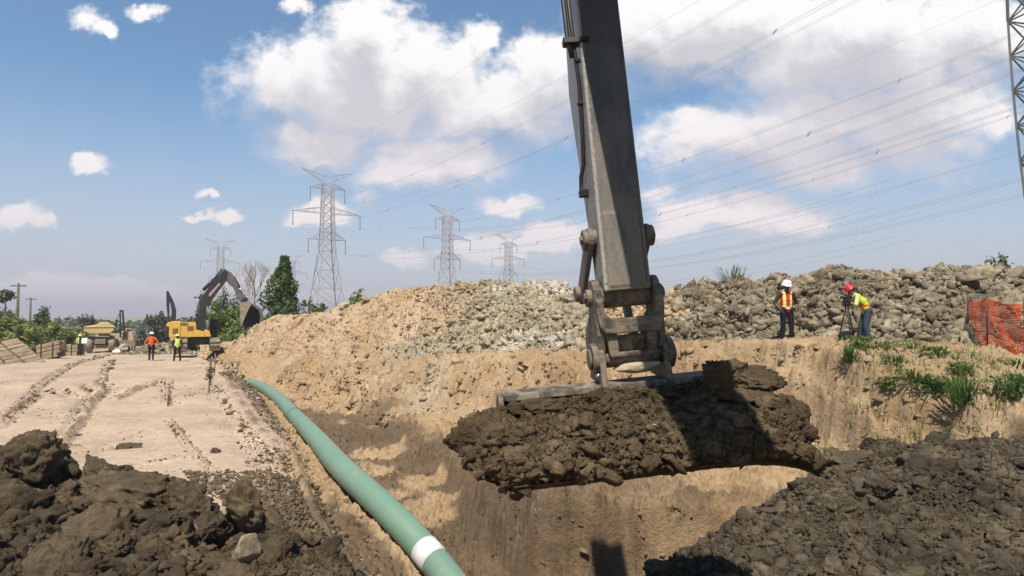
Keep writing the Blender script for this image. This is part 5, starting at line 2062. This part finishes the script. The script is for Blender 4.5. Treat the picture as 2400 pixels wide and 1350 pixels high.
# low grey spoil beside the far excavator
rng = np.random.default_rng(33)
n = 900
P = np.stack([rng.normal(0, 1.8, n), rng.normal(0, 0.8, n), np.zeros(n)], 1)
P[:, 2] = 0.9 * np.exp(-(P[:, 0] / 1.9) ** 2 - (P[:, 1] / 1.0) ** 2) * rng.uniform(0.6, 1.1, n)
V, F = scatter(P, rng.uniform(0.06, 0.32, n), CLODS[2], rng)
c = at(382, 815, 56)
o = np_obj('spoil_heap', V, F, M_GREY)
o.location = (c.x, 56, gz(c.x, 56) - 0.05)
tag(o, 'low grey heap of lumps left of the yellow excavator', 'dirt heap')
P = np.stack([rng.normal(0, 2.6, n), rng.normal(0, 1.2, n), np.zeros(n)], 1)
P[:, 2] = 0.6 * np.exp(-(P[:, 0] / 2.6) ** 2 - (P[:, 1] / 1.2) ** 2) * rng.uniform(0.5, 1.1, n)
V, F = scatter(P, rng.uniform(0.05, 0.26, n), CLODS[2], rng)
c = at(500, 838, 43)
o = np_obj('spoil_heap', V, F, M_CRUMB)
o.location = (c.x, 43, gz(c.x, 43) - 0.05)
tag(o, 'low brown heap of lumps in front of the yellow excavator tracks', 'dirt heap')

# ------------------------------------------------------------------ timber mats
M_WOOD = plain_mat('weathered_timber', (0.27, 0.20, 0.125), 0.9, 0.3, 2.0, bump=0.5, island=0.3, dust=(0.38, 0.30, 0.20), dust_amt=0.35)


def mat_panel(corners, n, label, thick=0.16):
    """boards across the panel; corners: top-left, top-right, bottom-right, bottom-left points"""
    A, B, Cc, D = corners
    nrm = (B - A).cross(D - A).normalized()
    if nrm.y > 0: nrm = -nrm
    mb = MB()
    rr = random.Random(n)
    for i in range(n):
        f0, f1 = (i + 0.04) / n, (i + 0.95) / n
        j = rr.uniform(-0.012, 0.012)
        q_ = [A.lerp(D, f0 + j), B.lerp(Cc, f0), B.lerp(Cc, f1), A.lerp(D, f1 + j)]
        lift = nrm * rr.uniform(-0.02, 0.03)
        lo = mb._v([p_ - nrm * thick + lift for p_ in q_])
        hi = mb._v([p_ + lift for p_ in q_])
        mb._f(lo); mb._f(hi)
        for a in range(4):
            mb._f([lo[a], lo[(a + 1) % 4], hi[(a + 1) % 4], hi[a]])
    o = mb.build('timber_mat', M_WOOD)
    return tag(o, label, 'timber mat', 'timber mats leaning at the left')


mat_panel([at(2, 800, 41.5), at(39, 792, 42.5), at(106, 846, 41), at(68, 856, 39.5)], 9, 'longest timber mat, rightmost of the three leaning in a row')
mat_panel([at(-40, 806, 40.5), at(-4, 802, 41.5), at(62, 857, 39.5), at(36, 864, 38.5)], 9, 'middle timber mat leaning left of the longest one')
mat_panel([at(-70, 826, 38.5), at(-30, 818, 39.5), at(24, 866, 38.2), at(2, 876, 37.5)], 8, 'lowest timber mat at the left edge of the photo')


def timber_stack(u, v, Y, w, nrow, rot, label, tilt):
    p = at(u, v, Y)
    t = thing('timber_stack', label, 'timber stack', (p.x, Y, gz(p.x, Y) - 0.03), rot, 'stacked timbers left of the truck')
    rr = random.Random(nrow)
    for i in range(nrow):
        mb = MB()
        for j in range(3):
            L = w * rr.uniform(0.92, 1.05)
            mb.box((rr.uniform(-0.06, 0.06) + 0.12 * math.sin(i), j * 0.31, 0.15 + i * 0.285), (L, 0.27, 0.25), Matrix.Rotation(R(tilt + rr.uniform(-2, 2)), 3, 'Y'))
        mb.build('timber_layer', M_WOOD, t, 0.02, 1)
    mb = MB()
    for j in (0.25, 0.75):
        mb.box((w * (j - 0.5), 0.3, nrow * 0.15), (0.05, 0.97, nrow * 0.29))
    mb.build('band', M_CHAR, t)


timber_stack(112, 838, 45, 1.5, 4, R(8), 'tilted stack of four banded timber layers', -12)
timber_stack(158, 832, 50, 1.75, 3, R(-4), 'lower flat timber stack between the tilted stack and the truck', 0)

# ------------------------------------------------------------------ orange safety fence
M_NET = plain_mat('orange_plastic_net', (0.78, 0.10, 0.022), 0.45, 0.12, 3, spec=0.4)


def safety_fence():
    pts = [at(2268, 740, 16.6), at(2312, 740, 15.0), at(2400, 740, 14.1), at(2500, 740, 13.2)]
    gzs = [gz(p.x, p.y) for p in pts]
    t = thing('safety_fence', 'orange plastic mesh fence standing on the bank at the right edge', 'fence', (pts[1].x, pts[1].y, gzs[1]))
    o_ = Vector((pts[1].x, pts[1].y, gzs[1]))
    mb_n = MB()
    rr = random.Random(3)

    def quad(a, b_, c, d):
        mb_n._f(mb_n._v([a, b_, c, d]))
    for s in range(3):
        A, B = Vector((pts[s].x, pts[s].y, gzs[s])) - o_, Vector((pts[s + 1].x, pts[s + 1].y, gzs[s + 1])) - o_
        L = (B - A).length
        nrm = Vector((-(B - A).y, (B - A).x, 0)).normalized()
        nseg = max(10, int(L / 0.055))
        H = 1.2

        def P(f_, h):
            wob = 0.05 * math.sin(f_ * L * 3.1 + h * 2.2) + 0.03 * math.sin(f_ * L * 7 + 5 * h)
            sag = 0.05 * math.sin(math.pi * f_) * h
            return A.lerp(B, f_) + Vector((0, 0, h - sag)) + nrm * wob
        for i in range(25):
            h = 0.02 + i * H / 25
            th = 0.024 if i not in (0, 24) else 0.045
            for j in range(nseg):
                f0, f1 = j / nseg, (j + 1) / nseg
                quad(P(f0, h), P(f1, h), P(f1, h + th), P(f0, h + th))
        for j in range(nseg + 1):
            f_ = j / nseg
            fw = 0.0045 / L
            for i in range(12):
                h0, h1 = i * H / 12, (i + 1) * H / 12
                quad(P(f_ - fw, h0) + nrm * 0.003, P(f_ + fw, h0) + nrm * 0.003, P(f_ + fw, h1) + nrm * 0.003, P(f_ - fw, h1) + nrm * 0.003)
    net = mb_n.build('net', M_NET, t)
    so = net.modifiers.new('thickness', 'SOLIDIFY')
    so.thickness = 0.004
    for p, g in zip(pts, gzs):
        mb = MB()
        b_ = Vector((p.x, p.y, g)) - o_
        mb.tube([b_ - Vector((0, 0, 0.2)), b_ + Vector((0.02, 0.01, 1.28))], 0.018, 8)
        mb.build('post', M_CHAR, t)


safety_fence()

# ------------------------------------------------------------------ stakes and sticks
def stake(u, vbase, vtop, label, mat, r=0.02, dry=False):
    p = at_terrain(u, vbase)
    top = at(u, vtop, p.y)
    t = thing('stake', label, 'stake', tuple(p))
    mb = MB()
    mb.box((0, 0, (top.z - p.z) / 2 - 0.1), (r * 2, r * 2, top.z - p.z + 0.2), Matrix.Rotation(R(2), 3, 'Y'))
    mb.build('shaft', mat, t)
    if dry:
        rng = np.random.default_rng(4)
        V, F = crown([(0, 0, (top.z - p.z) * 0.55, 0.16, 0.16, 0.35)], 130, 0.06, 9, -0.2)
        np_obj('dry_leaves', V, F, M_DRY, t)


M_DRY = leaf_mat('dry_leaves', (0.16, 0.11, 0.06), (0.30, 0.21, 0.11), 0.2)
stake(491, 918, 838, 'thin dark stake with a withered plant on it at the edge of the track', M_BARK, 0.022, True)
stake(503, 880, 828, 'slim pale stake behind the withered plant', M_WOOD, 0.025)
stake(394, 952, 925, 'short dark peg standing at the break in the track', M_BARK, 0.025)
mb = MB()
a, b_ = at_terrain(598, 1034), at_terrain(692, 1054)
mb.tube([a + Vector((0, 0, 0.03)), a.lerp(b_, 0.5) + Vector((0, 0, 0.045)), b_ + Vector((0, 0, 0.03))], [0.022, 0.02, 0.014], 8)
tag(mb.build('stick', plain_mat('bleached_wood', (0.62, 0.52, 0.40), 0.8)), 'bleached stick lying on the track beside the pipe', 'stick')

# ------------------------------------------------------------------ people
def fused(name, shapes, voxel, mat, parent, smooth=3):
    """one continuous surface grown round tapered limbs: [(p0, r0, p1, r1, (optional) flatten)]"""
    mb = MB()
    for s in shapes:
        p0, r0, p1, r1 = s[:4]
        p0, p1 = Vector(p0), Vector(p1)
        n = max(2, int((p1 - p0).length / max(min(r0, r1) * 0.5, 0.004)))
        n = min(n, 14)
        for i in range(n + 1):
            f_ = i / n
            mb.ball(p0.lerp(p1, f_), r0 + (r1 - r0) * f_, 2 if voxel < 0.014 or r0 > 0.05 else 1, s[4] if len(s) > 4 else (1, 1, 1))
    me = bpy.data.meshes.new(name)
    mb.bm.to_mesh(me)
    mb.bm.free()
    o = bpy.data.objects.new(name, me)
    COL.objects.link(o)
    r_ = o.modifiers.new('r', 'REMESH')
    r_.mode = 'VOXEL'
    r_.voxel_size = voxel
    sm = o.modifiers.new('s', 'SMOOTH')
    sm.iterations = smooth
    sm.factor = 0.5
    dg = bpy.context.evaluated_depsgraph_get()
    new = bpy.data.meshes.new_from_object(o.evaluated_get(dg))
    new.name = name
    bpy.data.objects.remove(o)
    bpy.data.meshes.remove(me)
    new.polygons.foreach_set('use_smooth', np.ones(len(new.polygons), bool))
    new.materials.clear()
    new.materials.append(mat)
    return link(bpy.data.objects.new(name, new), parent)


def paint(o, mats, rule):
    for m in mats:
        o.data.materials.append(m)
    for f in o.data.polygons:
        f.material_index = rule(f.center)


def arm_shapes(sh, el, wr, rs=(0.052, 0.043, 0.032)):
    return [(sh, rs[0], el, rs[1]), (el, rs[1] * 0.98, wr, rs[2])]


def hand_shapes(wr, dirv, palm, side_):
    """palm, four unequal bent fingers and a thumb from the side of the palm"""
    d = Vector(dirv).normalized()
    n = Vector(palm).normalized()
    s = d.cross(n).normalized()
    w = Vector(wr)
    out = [(w, 0.027, w + d * 0.05, 0.026), (w + d * 0.04 - s * 0.022, 0.018, w + d * 0.085 - s * 0.026, 0.014), (w + d * 0.04 + s * 0.022, 0.018, w + d * 0.085 + s * 0.026, 0.014), (w + d * 0.05, 0.02, w + d * 0.09, 0.016)]
    for k, (o_, L) in enumerate(((-0.033, 0.062), (-0.011, 0.075), (0.011, 0.071), (0.032, 0.052))):
        b0 = w + d * 0.09 + s * o_
        k1 = b0 + d * L * 0.5 + n * L * 0.12
        k2 = k1 + d * L * 0.34 + n * L * 0.34
        out += [(b0, 0.0105, k1, 0.0095), (k1, 0.0095, k2, 0.008)]
    tb = w + d * 0.03 + s * side_ * 0.03
    tk = tb + d * 0.035 + s * side_ * 0.03 + n * 0.012
    out += [(tb, 0.014, tk, 0.011), (tk, 0.011, tk + d * 0.032 + n * 0.012, 0.009)]
    return out


def head_shapes(c, f, up=(0, 0, 1)):
    """skull, jaw, nose, brow, ears, mouth, neck end; f = the way the face looks"""
    c, f, up = Vector(c), Vector(f).normalized(), Vector(up).normalized()
    s = f.cross(up).normalized()
    return [(c + up * 0.02, 0.092, c + up * 0.035 - f * 0.02, 0.094), (c - up * 0.03 + f * 0.02, 0.072, c - up * 0.085 + f * 0.045, 0.045),
            (c - up * 0.005 + f * 0.088, 0.012, c - up * 0.04 + f * 0.108, 0.016), (c + up * 0.018 + f * 0.078 - s * 0.04, 0.017, c + up * 0.018 + f * 0.078 + s * 0.04, 0.017),
            (c - up * 0.02 + s * 0.09, 0.018, c + up * 0.02 + s * 0.092 - f * 0.01, 0.02), (c - up * 0.02 - s * 0.09, 0.018, c + up * 0.02 - s * 0.092 - f * 0.01, 0.02),
            (c - up * 0.066 + f * 0.086 - s * 0.02, 0.011, c - up * 0.066 + f * 0.086 + s * 0.02, 0.011)]


def helmet(parent, c, f, up, mat, tilt=0.0):
    c, f, up = Vector(c), Vector(f).normalized(), Vector(up).normalized()
    s = f.cross(up).normalized()
    up = s.cross(f).normalized()
    M = Matrix((s, f, up)).transposed().to_4x4()
    M.translation = c + up * 0.045
    mb = MB()
    prof = [(0.150, -0.012), (0.150, 0.0), (0.131, 0.012), (0.128, 0.05), (0.112, 0.09), (0.08, 0.117), (0.04, 0.128), (0.005, 0.13)]
    mb.lathe([(r, h) for r, h in prof], (0, 0, 0), 'z', 24)
    mb.box((0, 0.135, -0.006), (0.17, 0.10, 0.012))
    mb.tube([(0, -0.11, 0.075), (0, -0.03, 0.133), (0, 0.05, 0.13), (0, 0.115, 0.07)], 0.016, 8)
    return mb.build('hard_hat', mat, parent, transform=M)


def person(label, u, vfeet, Y, facing, pose, mats, height, voxel=0.012, pos=None):
    """pose in metres for a 1.78 m figure: x right, y forward, z up"""
    p = pos if pos is not None else at(u, vfeet, Y)
    t = thing('person', label, 'person', tuple(p), facing)
    k = height / 1.78
    t.scale = (k, k, k)
    g = pose
    hipL, hipR = Vector(g['hip']) + Vector((-0.095, 0, 0)), Vector(g['hip']) + Vector((0.095, 0, 0))
    chest, neck, head = Vector(g['chest']), Vector(g['neck']), Vector(g['head'])
    shw = g.get('sh', 0.185)
    yaw = Vector((1, 0, 0))
    shL, shR = neck + yaw * -shw + Vector((0, 0, -0.07)), neck + yaw * shw + Vector((0, 0, -0.07))
    face = Vector(g['face'])
    up = Vector(g.get('up', (0, 0, 1)))
    body = [(hipL, 0.10, hipR, 0.10), (Vector(g['hip']), 0.12, chest, 0.13, (1.15, 0.85, 1)), (chest, 0.135, neck - Vector((0, 0, 0.08)), 0.11, (1.2, 0.8, 1)),
            (shL, 0.06, shR, 0.06), (neck - Vector((0, 0, 0.06)), 0.062, head - up * 0.05, 0.052)]
    body += head_shapes(head, face, up)
    legs = []
    for hip, kn, an, toe_ in ((hipL, 'knL', 'anL', 'toL'), (hipR, 'knR', 'anR', 'toR')):
        kn, an, toe_ = Vector(g[kn]), Vector(g[an]), Vector(g[toe_])
        legs.append((hip, kn, an, toe_))
        body += [(hip, 0.085, kn, 0.057), (kn, 0.056, an, 0.040), (an - Vector((0, 0, 0.03)), 0.04, toe_, 0.033)]
    for side_, sh, el, wr in ((-1, shL, 'elL', 'wrL'), (1, shR, 'elR', 'wrR')):
        el, wr = Vector(g[el]), Vector(g[wr])
        body += arm_shapes(sh, el, wr)
        hd = Vector(g.get('hdL' if side_ < 0 else 'hdR', wr - el))
        body += hand_shapes(wr, hd, g.get('palm', (-side_, 0.2, 0)), -side_ if voxel < 0.014 else -side_)
    fused('body', body, voxel * 0.8 if voxel < 0.014 else voxel, mats['skin'], t, 2)
    # clothes follow the same joints a little further out
    tr = []
    for hip, kn, an, toe_ in legs:
        tr += [(hip, 0.112, kn, 0.078), (kn, 0.076, an + Vector((0, 0, 0.01)), 0.066)]
    tr += [(hipL, 0.122, hipR, 0.122), (Vector(g['hip']), 0.13, Vector(g['hip']).lerp(chest, 0.35), 0.135, (1.1, 0.9, 1))]
    fused('trousers', tr, voxel, mats['trousers'], t)
    for hip, kn, an, toe_ in legs:
        fused('boot', [(an + Vector((0, 0, 0.05)), 0.06, an - Vector((0, 0, 0.02)), 0.058), (an - Vector((0, 0, 0.035)), 0.05, toe_, 0.045)], voxel, mats['boot'], t)
    sl = []
    full = mats.get('long', False)
    for sh, el, wr in ((shL, 'elL', 'wrL'), (shR, 'elR', 'wrR')):
        el, wr = Vector(g[el]), Vector(g[wr])
        sl += [(sh, 0.074, el, 0.060)] + ([(el, 0.060, el.lerp(wr, 0.92), 0.046)] if full else [])
    sl += [(chest, 0.14, neck - Vector((0, 0, 0.07)), 0.118, (1.2, 0.82, 1)), (shL, 0.07, shR, 0.07)]
    fused('shirt', sl, voxel, mats['shirt'], t)
    ax = (neck - Vector(g['hip']))
    ve = [(Vector(g['hip']) + ax * 0.02, 0.145, chest, 0.155, (1.18, 0.86, 1)), (chest, 0.155, neck - Vector((0, 0, 0.085)), 0.128, (1.2, 0.84, 1)),
          (shL + Vector((0.035, 0, 0.012)), 0.07, shR + Vector((-0.035, 0, 0.012)), 0.07)]
    v = fused('vest', ve, voxel, mats['vest'][0], t)
    if len(mats['vest']) > 1:
        paint(v, mats['vest'][1:], mats['rule'])
    helmet(t, head, face, up, mats['hat'])
    fused('hair', [(head - face.normalized() * 0.035 + up * 0.0, 0.085, head - face.normalized() * 0.03 + up * 0.03, 0.09)], max(voxel, 0.012), mats['hair'], t)
    for sgn in (-1, 1):
        s_ = face.normalized().cross(up).normalized()
        mb = MB()
        mb.ball(head + face.normalized() * 0.083 + s_ * sgn * 0.032 + up * 0.0, 0.011, 1)
        mb.build('eye', mats['eye'], t)
    return t


def cloth(name, col, rough=0.85, var=0.15):
    return plain_mat(name, col, rough, var, 7, bump=0.3, spec=0.2)


SKIN = plain_mat('tanned_skin', (0.32, 0.18, 0.12), 0.55, 0.1, 8)
SKIN_D = plain_mat('dark_skin', (0.12, 0.068, 0.045), 0.55, 0.1, 8)
HAIR = plain_mat('dark_hair', (0.02, 0.015, 0.012), 0.7)
EYE = plain_mat('eye', (0.03, 0.02, 0.015), 0.2)
ORANGE = cloth('orange_cloth', (0.72, 0.115, 0.02))
RED = cloth('red_cloth', (0.50, 0.04, 0.015))
YELLOW = cloth('yellow_stripe', (0.80, 0.62, 0.10))
SILVER = cloth('pale_reflective_tape', (0.78, 0.72, 0.52))
LIME = cloth('lime_cloth', (0.55, 0.70, 0.06))
PALELIME = cloth('pale_lime_cloth', (0.62, 0.66, 0.28))
BLACK = cloth('black_cloth', (0.016, 0.016, 0.02))
DKSHIRT = cloth('dark_brown_cloth', (0.06, 0.045, 0.035))
JEAN = cloth('blue_denim', (0.05, 0.065, 0.09))
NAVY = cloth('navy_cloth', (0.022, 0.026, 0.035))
BOOT = plain_mat('boot_leather', (0.05, 0.038, 0.028), 0.7)
HAT_W = plain_mat('white_plastic', (0.80, 0.80, 0.82), 0.35, 0.03)
HAT_R = plain_mat('red_plastic', (0.62, 0.02, 0.03), 0.35, 0.05)
HAT_Y = plain_mat('yellow_plastic', (0.78, 0.66, 0.22), 0.35, 0.05)

STAND = dict(hip=(0, 0, 0.95), chest=(0, 0.0, 1.24), neck=(0, 0.0, 1.49), head=(0, 0.03, 1.655), face=(0, 1, -0.15), knL=(-0.12, 0.03, 0.51), knR=(0.12, 0.03, 0.51), anL=(-0.14, -0.02, 0.085), anR=(0.14, -0.02, 0.085),
             toL=(-0.17, 0.15, 0.038), toR=(0.17, 0.15, 0.038), elL=(-0.27, -0.03, 1.15), elR=(0.27, -0.03, 1.15), wrL=(-0.27, 0.08, 0.92), wrR=(0.27, 0.08, 0.92))


def pose(**kw):
    d = dict(STAND)
    d.update(kw)
    return d


def vest_rule(c):
    ax = abs(c.x)
    if 0.98 < c.z < 1.035 or 1.045 < c.z < 1.06:
        return 2 if c.z < 1.035 else 1
    if 0.055 < ax < 0.135 and c.z > 1.06:
        return 2 if 0.082 < ax < 0.108 else 1
    if c.y < -0.02 and ax > 0.14:
        return 0
    return 0


def back_x_rule(c):
    if c.y < 0.02 and 1.1 < c.z < 1.46 and abs(abs(c.x) - abs(c.z - 1.28) * 0.75) < 0.028:
        return 1
    if 1.0 < c.z < 1.05:
        return 1
    return 0


def lime_rule(c):
    # orange bands down the front, over the shoulder and round the waist
    if abs(abs(c.x) - 0.10) < 0.022:
        return 1
    if abs(c.z - 1.1 - 0.12 * c.y) < 0.035:
        return 1
    return 0


# two surveyors on the bank
w1 = at(1845, 799, 18.55)
w1.z = gz(w1.x, w1.y) + 0.0
person('man in white hard hat and striped orange vest standing on the bank facing the camera', 0, 0, 0, R(180), pose(
    elL=(-0.33, -0.05, 1.14), elR=(0.33, -0.05, 1.16), wrL=(-0.235, 0.10, 0.97), wrR=(0.235, 0.10, 0.98), hdL=(0.2, 0.6, -0.6), hdR=(-0.2, 0.6, -0.6), face=(0.05, 1, -0.35)),
    dict(skin=SKIN_D, trousers=BLACK, boot=BOOT, shirt=DKSHIRT, vest=[RED, YELLOW, SILVER], rule=vest_rule, hat=HAT_W, hair=HAIR, eye=EYE), 1.76, pos=w1)
w2 = at(2026, 786, 17.35)
w2.z = gz(w2.x, w2.y)
person('man in red hard hat and lime vest bending over the survey instrument', 0, 0, 0, R(78), pose(
    hip=(0, -0.08, 0.94), chest=(0, 0.04, 1.21), neck=(0, 0.20, 1.42), head=(0, 0.33, 1.53), face=(0, 1, -0.75), up=(0, 0.6, 0.8), knL=(-0.12, -0.01, 0.5), knR=(0.12, 0.05, 0.5),
    anL=(-0.15, -0.1, 0.085), anR=(0.16, 0.06, 0.085), toL=(-0.18, 0.08, 0.038), toR=(0.18, 0.23, 0.038), elL=(-0.26, 0.27, 1.13), elR=(0.25, 0.25, 1.12), wrL=(-0.08, 0.46, 1.20), wrR=(0.08, 0.44, 1.14),
    hdL=(0.2, 0.9, 0.1), hdR=(-0.3, 0.9, 0.0)),
    dict(skin=SKIN, trousers=JEAN, boot=BOOT, shirt=PALELIME, vest=[LIME, ORANGE], rule=lime_rule, hat=HAT_R, hair=HAIR, eye=EYE), 1.72, pos=w2)


def tripod():
    base = w2 + Vector((-0.47, -0.04, 0))
    t = thing('survey_tripod', 'black survey instrument on a tripod in front of the man in the red hard hat', 'survey tripod', (base.x, base.y, gz(base.x, base.y)))
    for a in (20, 140, 260):
        mb = MB()
        mb.tube([(0.03 * math.cos(R(a)), 0.03 * math.sin(R(a)), 1.1), (0.26 * math.cos(R(a)), 0.26 * math.sin(R(a)), -0.03)], [0.022, 0.016], 8)
        mb.build('leg', M_HOSE, t)
    mb = MB()
    mb.cyl((0, 0, 1.08), (0, 0, 1.13), 0.075, 14)
    mb.build('head_plate', M_HOSE, t)
    mb = MB()
    mb.box((0, 0, 1.20), (0.15, 0.13, 0.13))
    for y in (-0.08, 0.08):
        mb.box((0, y, 1.26), (0.08, 0.03, 0.22))
    mb.build('instrument_body', M_HOSE, t, 0.01, 1)
    mb = MB()
    mb.cyl((-0.17, 0, 1.29), (0.12, 0, 1.30), 0.04, 12)
    mb.build('telescope', M_HOSE, t)


tripod()


def dark_shape(u, v, Y, L, label, seed):  # low dark rounded form with a thin loop, set on the ground
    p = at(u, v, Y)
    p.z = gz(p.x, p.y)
    t = thing('dark_shape', label, 'bag', tuple(p), R(10 * seed))
    fused('shape_body', [((-L / 2, 0, 0.10), 0.09, (L / 2, 0, 0.13), 0.14, (1, 0.9, 1)), ((-L * 0.75, 0, 0.08), 0.03, (-L / 2, 0, 0.1), 0.09)], 0.02, NAVY, t)
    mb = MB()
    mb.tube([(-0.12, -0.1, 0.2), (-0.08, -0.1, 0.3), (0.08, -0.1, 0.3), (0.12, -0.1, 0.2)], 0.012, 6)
    mb.build('thin_loop', NAVY, t)


dark_shape(1816, 795, 19.0, 0.5, 'low black shape lying at the feet of the man in the white hard hat', 1)
dark_shape(1992, 782, 17.8, 0.34, 'low dark shape on the rubble left of the tripod', 2)
dark_shape(2044, 782, 17.7, 0.2, 'small dark shape behind the legs of the bent surveyor', 3)


def far_pos(u, v):
    p = at_terrain(u, v, 20, 75)
    return p


M4 = 0.022
p = far_pos(354, 845)
person('man in orange vest and white hard hat walking away along the track', 0, 0, 0, R(24), pose(
    knL=(-0.10, 0.12, 0.52), anL=(-0.10, -0.05, 0.085), toL=(-0.11, 0.12, 0.04), knR=(0.11, -0.02, 0.5), anR=(0.12, -0.30, 0.14), toR=(0.13, -0.16, 0.05), elL=(-0.36, 0.02, 1.16), wrL=(-0.42, 0.02, 0.95), elR=(0.36, 0.0, 1.16), wrR=(0.50, 0.1, 0.97)),
    dict(skin=SKIN, trousers=BLACK, boot=BOOT, shirt=ORANGE, vest=[ORANGE], hat=HAT_W, hair=HAIR, eye=EYE), 65 / FPX * p.y, M4, p)
p = far_pos(415, 847)
person('man in lime vest with a crossed back and yellow hard hat seen from behind', 0, 0, 0, R(31), pose(elL=(-0.29, 0.0, 1.15), elR=(0.29, 0.0, 1.15), anL=(-0.19, 0, 0.085), anR=(0.19, 0, 0.085), toL=(-0.22, 0.16, 0.04), toR=(0.22, 0.16, 0.04), knL=(-0.15, 0.02, 0.51), knR=(0.15, 0.02, 0.51)),
    dict(skin=SKIN, trousers=BLACK, boot=BOOT, shirt=NAVY, vest=[LIME, SILVER], rule=back_x_rule, hat=HAT_Y, hair=HAIR, eye=EYE, long=True), 62 / FPX * p.y, M4, p)
p = far_pos(187, 834)
pw = person('man in pale lime shirt and dark trousers walking beside the dump truck with a paper', 0, 0, 0, R(205), pose(
    knL=(-0.09, 0.06, 0.52), anL=(-0.07, -0.06, 0.085), toL=(-0.07, 0.11, 0.04), anR=(0.09, 0.12, 0.085), toR=(0.10, 0.28, 0.04), knR=(0.09, 0.12, 0.52), elL=(-0.28, 0.05, 1.16), wrL=(-0.3, 0.26, 1.1)),
    dict(skin=SKIN, trousers=NAVY, boot=BOOT, shirt=PALELIME, vest=[PALELIME, NAVY], rule=lambda c: 1 if abs(c.x) < 0.07 else 0, hat=HAT_Y, hair=HAIR, eye=EYE), 50 / FPX * p.y, M4, p)
mb = MB()
mb.box((0, 0, 0), (0.34, 0.02, 0.42), Matrix.Rotation(R(20), 3, 'X'))
o = mb.build('paper_sheet', M_WHITE)
Mw = Matrix.Rotation(R(205), 4, 'Z')
o.location = p + Mw @ Vector((-0.33, 0.36, 1.16))
o.rotation_euler = (0, 0, R(205))
tag(o, 'white paper held by the man beside the dump truck', 'paper')
p = far_pos(313, 818)
person('man in lime shirt bending over the concrete pipe beyond the truck', 0, 0, 0, R(60), pose(
    hip=(0, -0.12, 0.93), chest=(0, 0.10, 1.16), neck=(0, 0.32, 1.30), head=(0, 0.44, 1.38), face=(0, 1, -0.8), up=(0, 0.6, 0.8), elL=(-0.24, 0.42, 1.05), elR=(0.24, 0.42, 1.05), wrL=(-0.2, 0.55, 0.86), wrR=(0.2, 0.55, 0.86)),
    dict(skin=SKIN, trousers=NAVY, boot=BOOT, shirt=PALELIME, vest=[PALELIME], hat=HAT_Y, hair=HAIR, eye=EYE), 40 / FPX * p.y, M4, p)

# ------------------------------------------------------------------ dusty summer air
def haze():
    m = bpy.data.materials.new('haze_air')
    m.use_nodes = True
    t = NT(m.node_tree)
    out = t.n('ShaderNodeOutputMaterial')
    pv = t.n('ShaderNodeVolumePrincipled', {'Color': (0.86, 0.84, 0.92, 1), 'Density': 0.0006, 'Anisotropy': 0.1})
    t.set(out, 'Volume', pv)
    mb = MB()
    mb.box((0, 0, 27), (6200, 6200, 68))
    o = mb.build('haze', m)
    tag(o, kind='stuff', label='pale dusty summer air over the whole site', cat='haze')


haze()
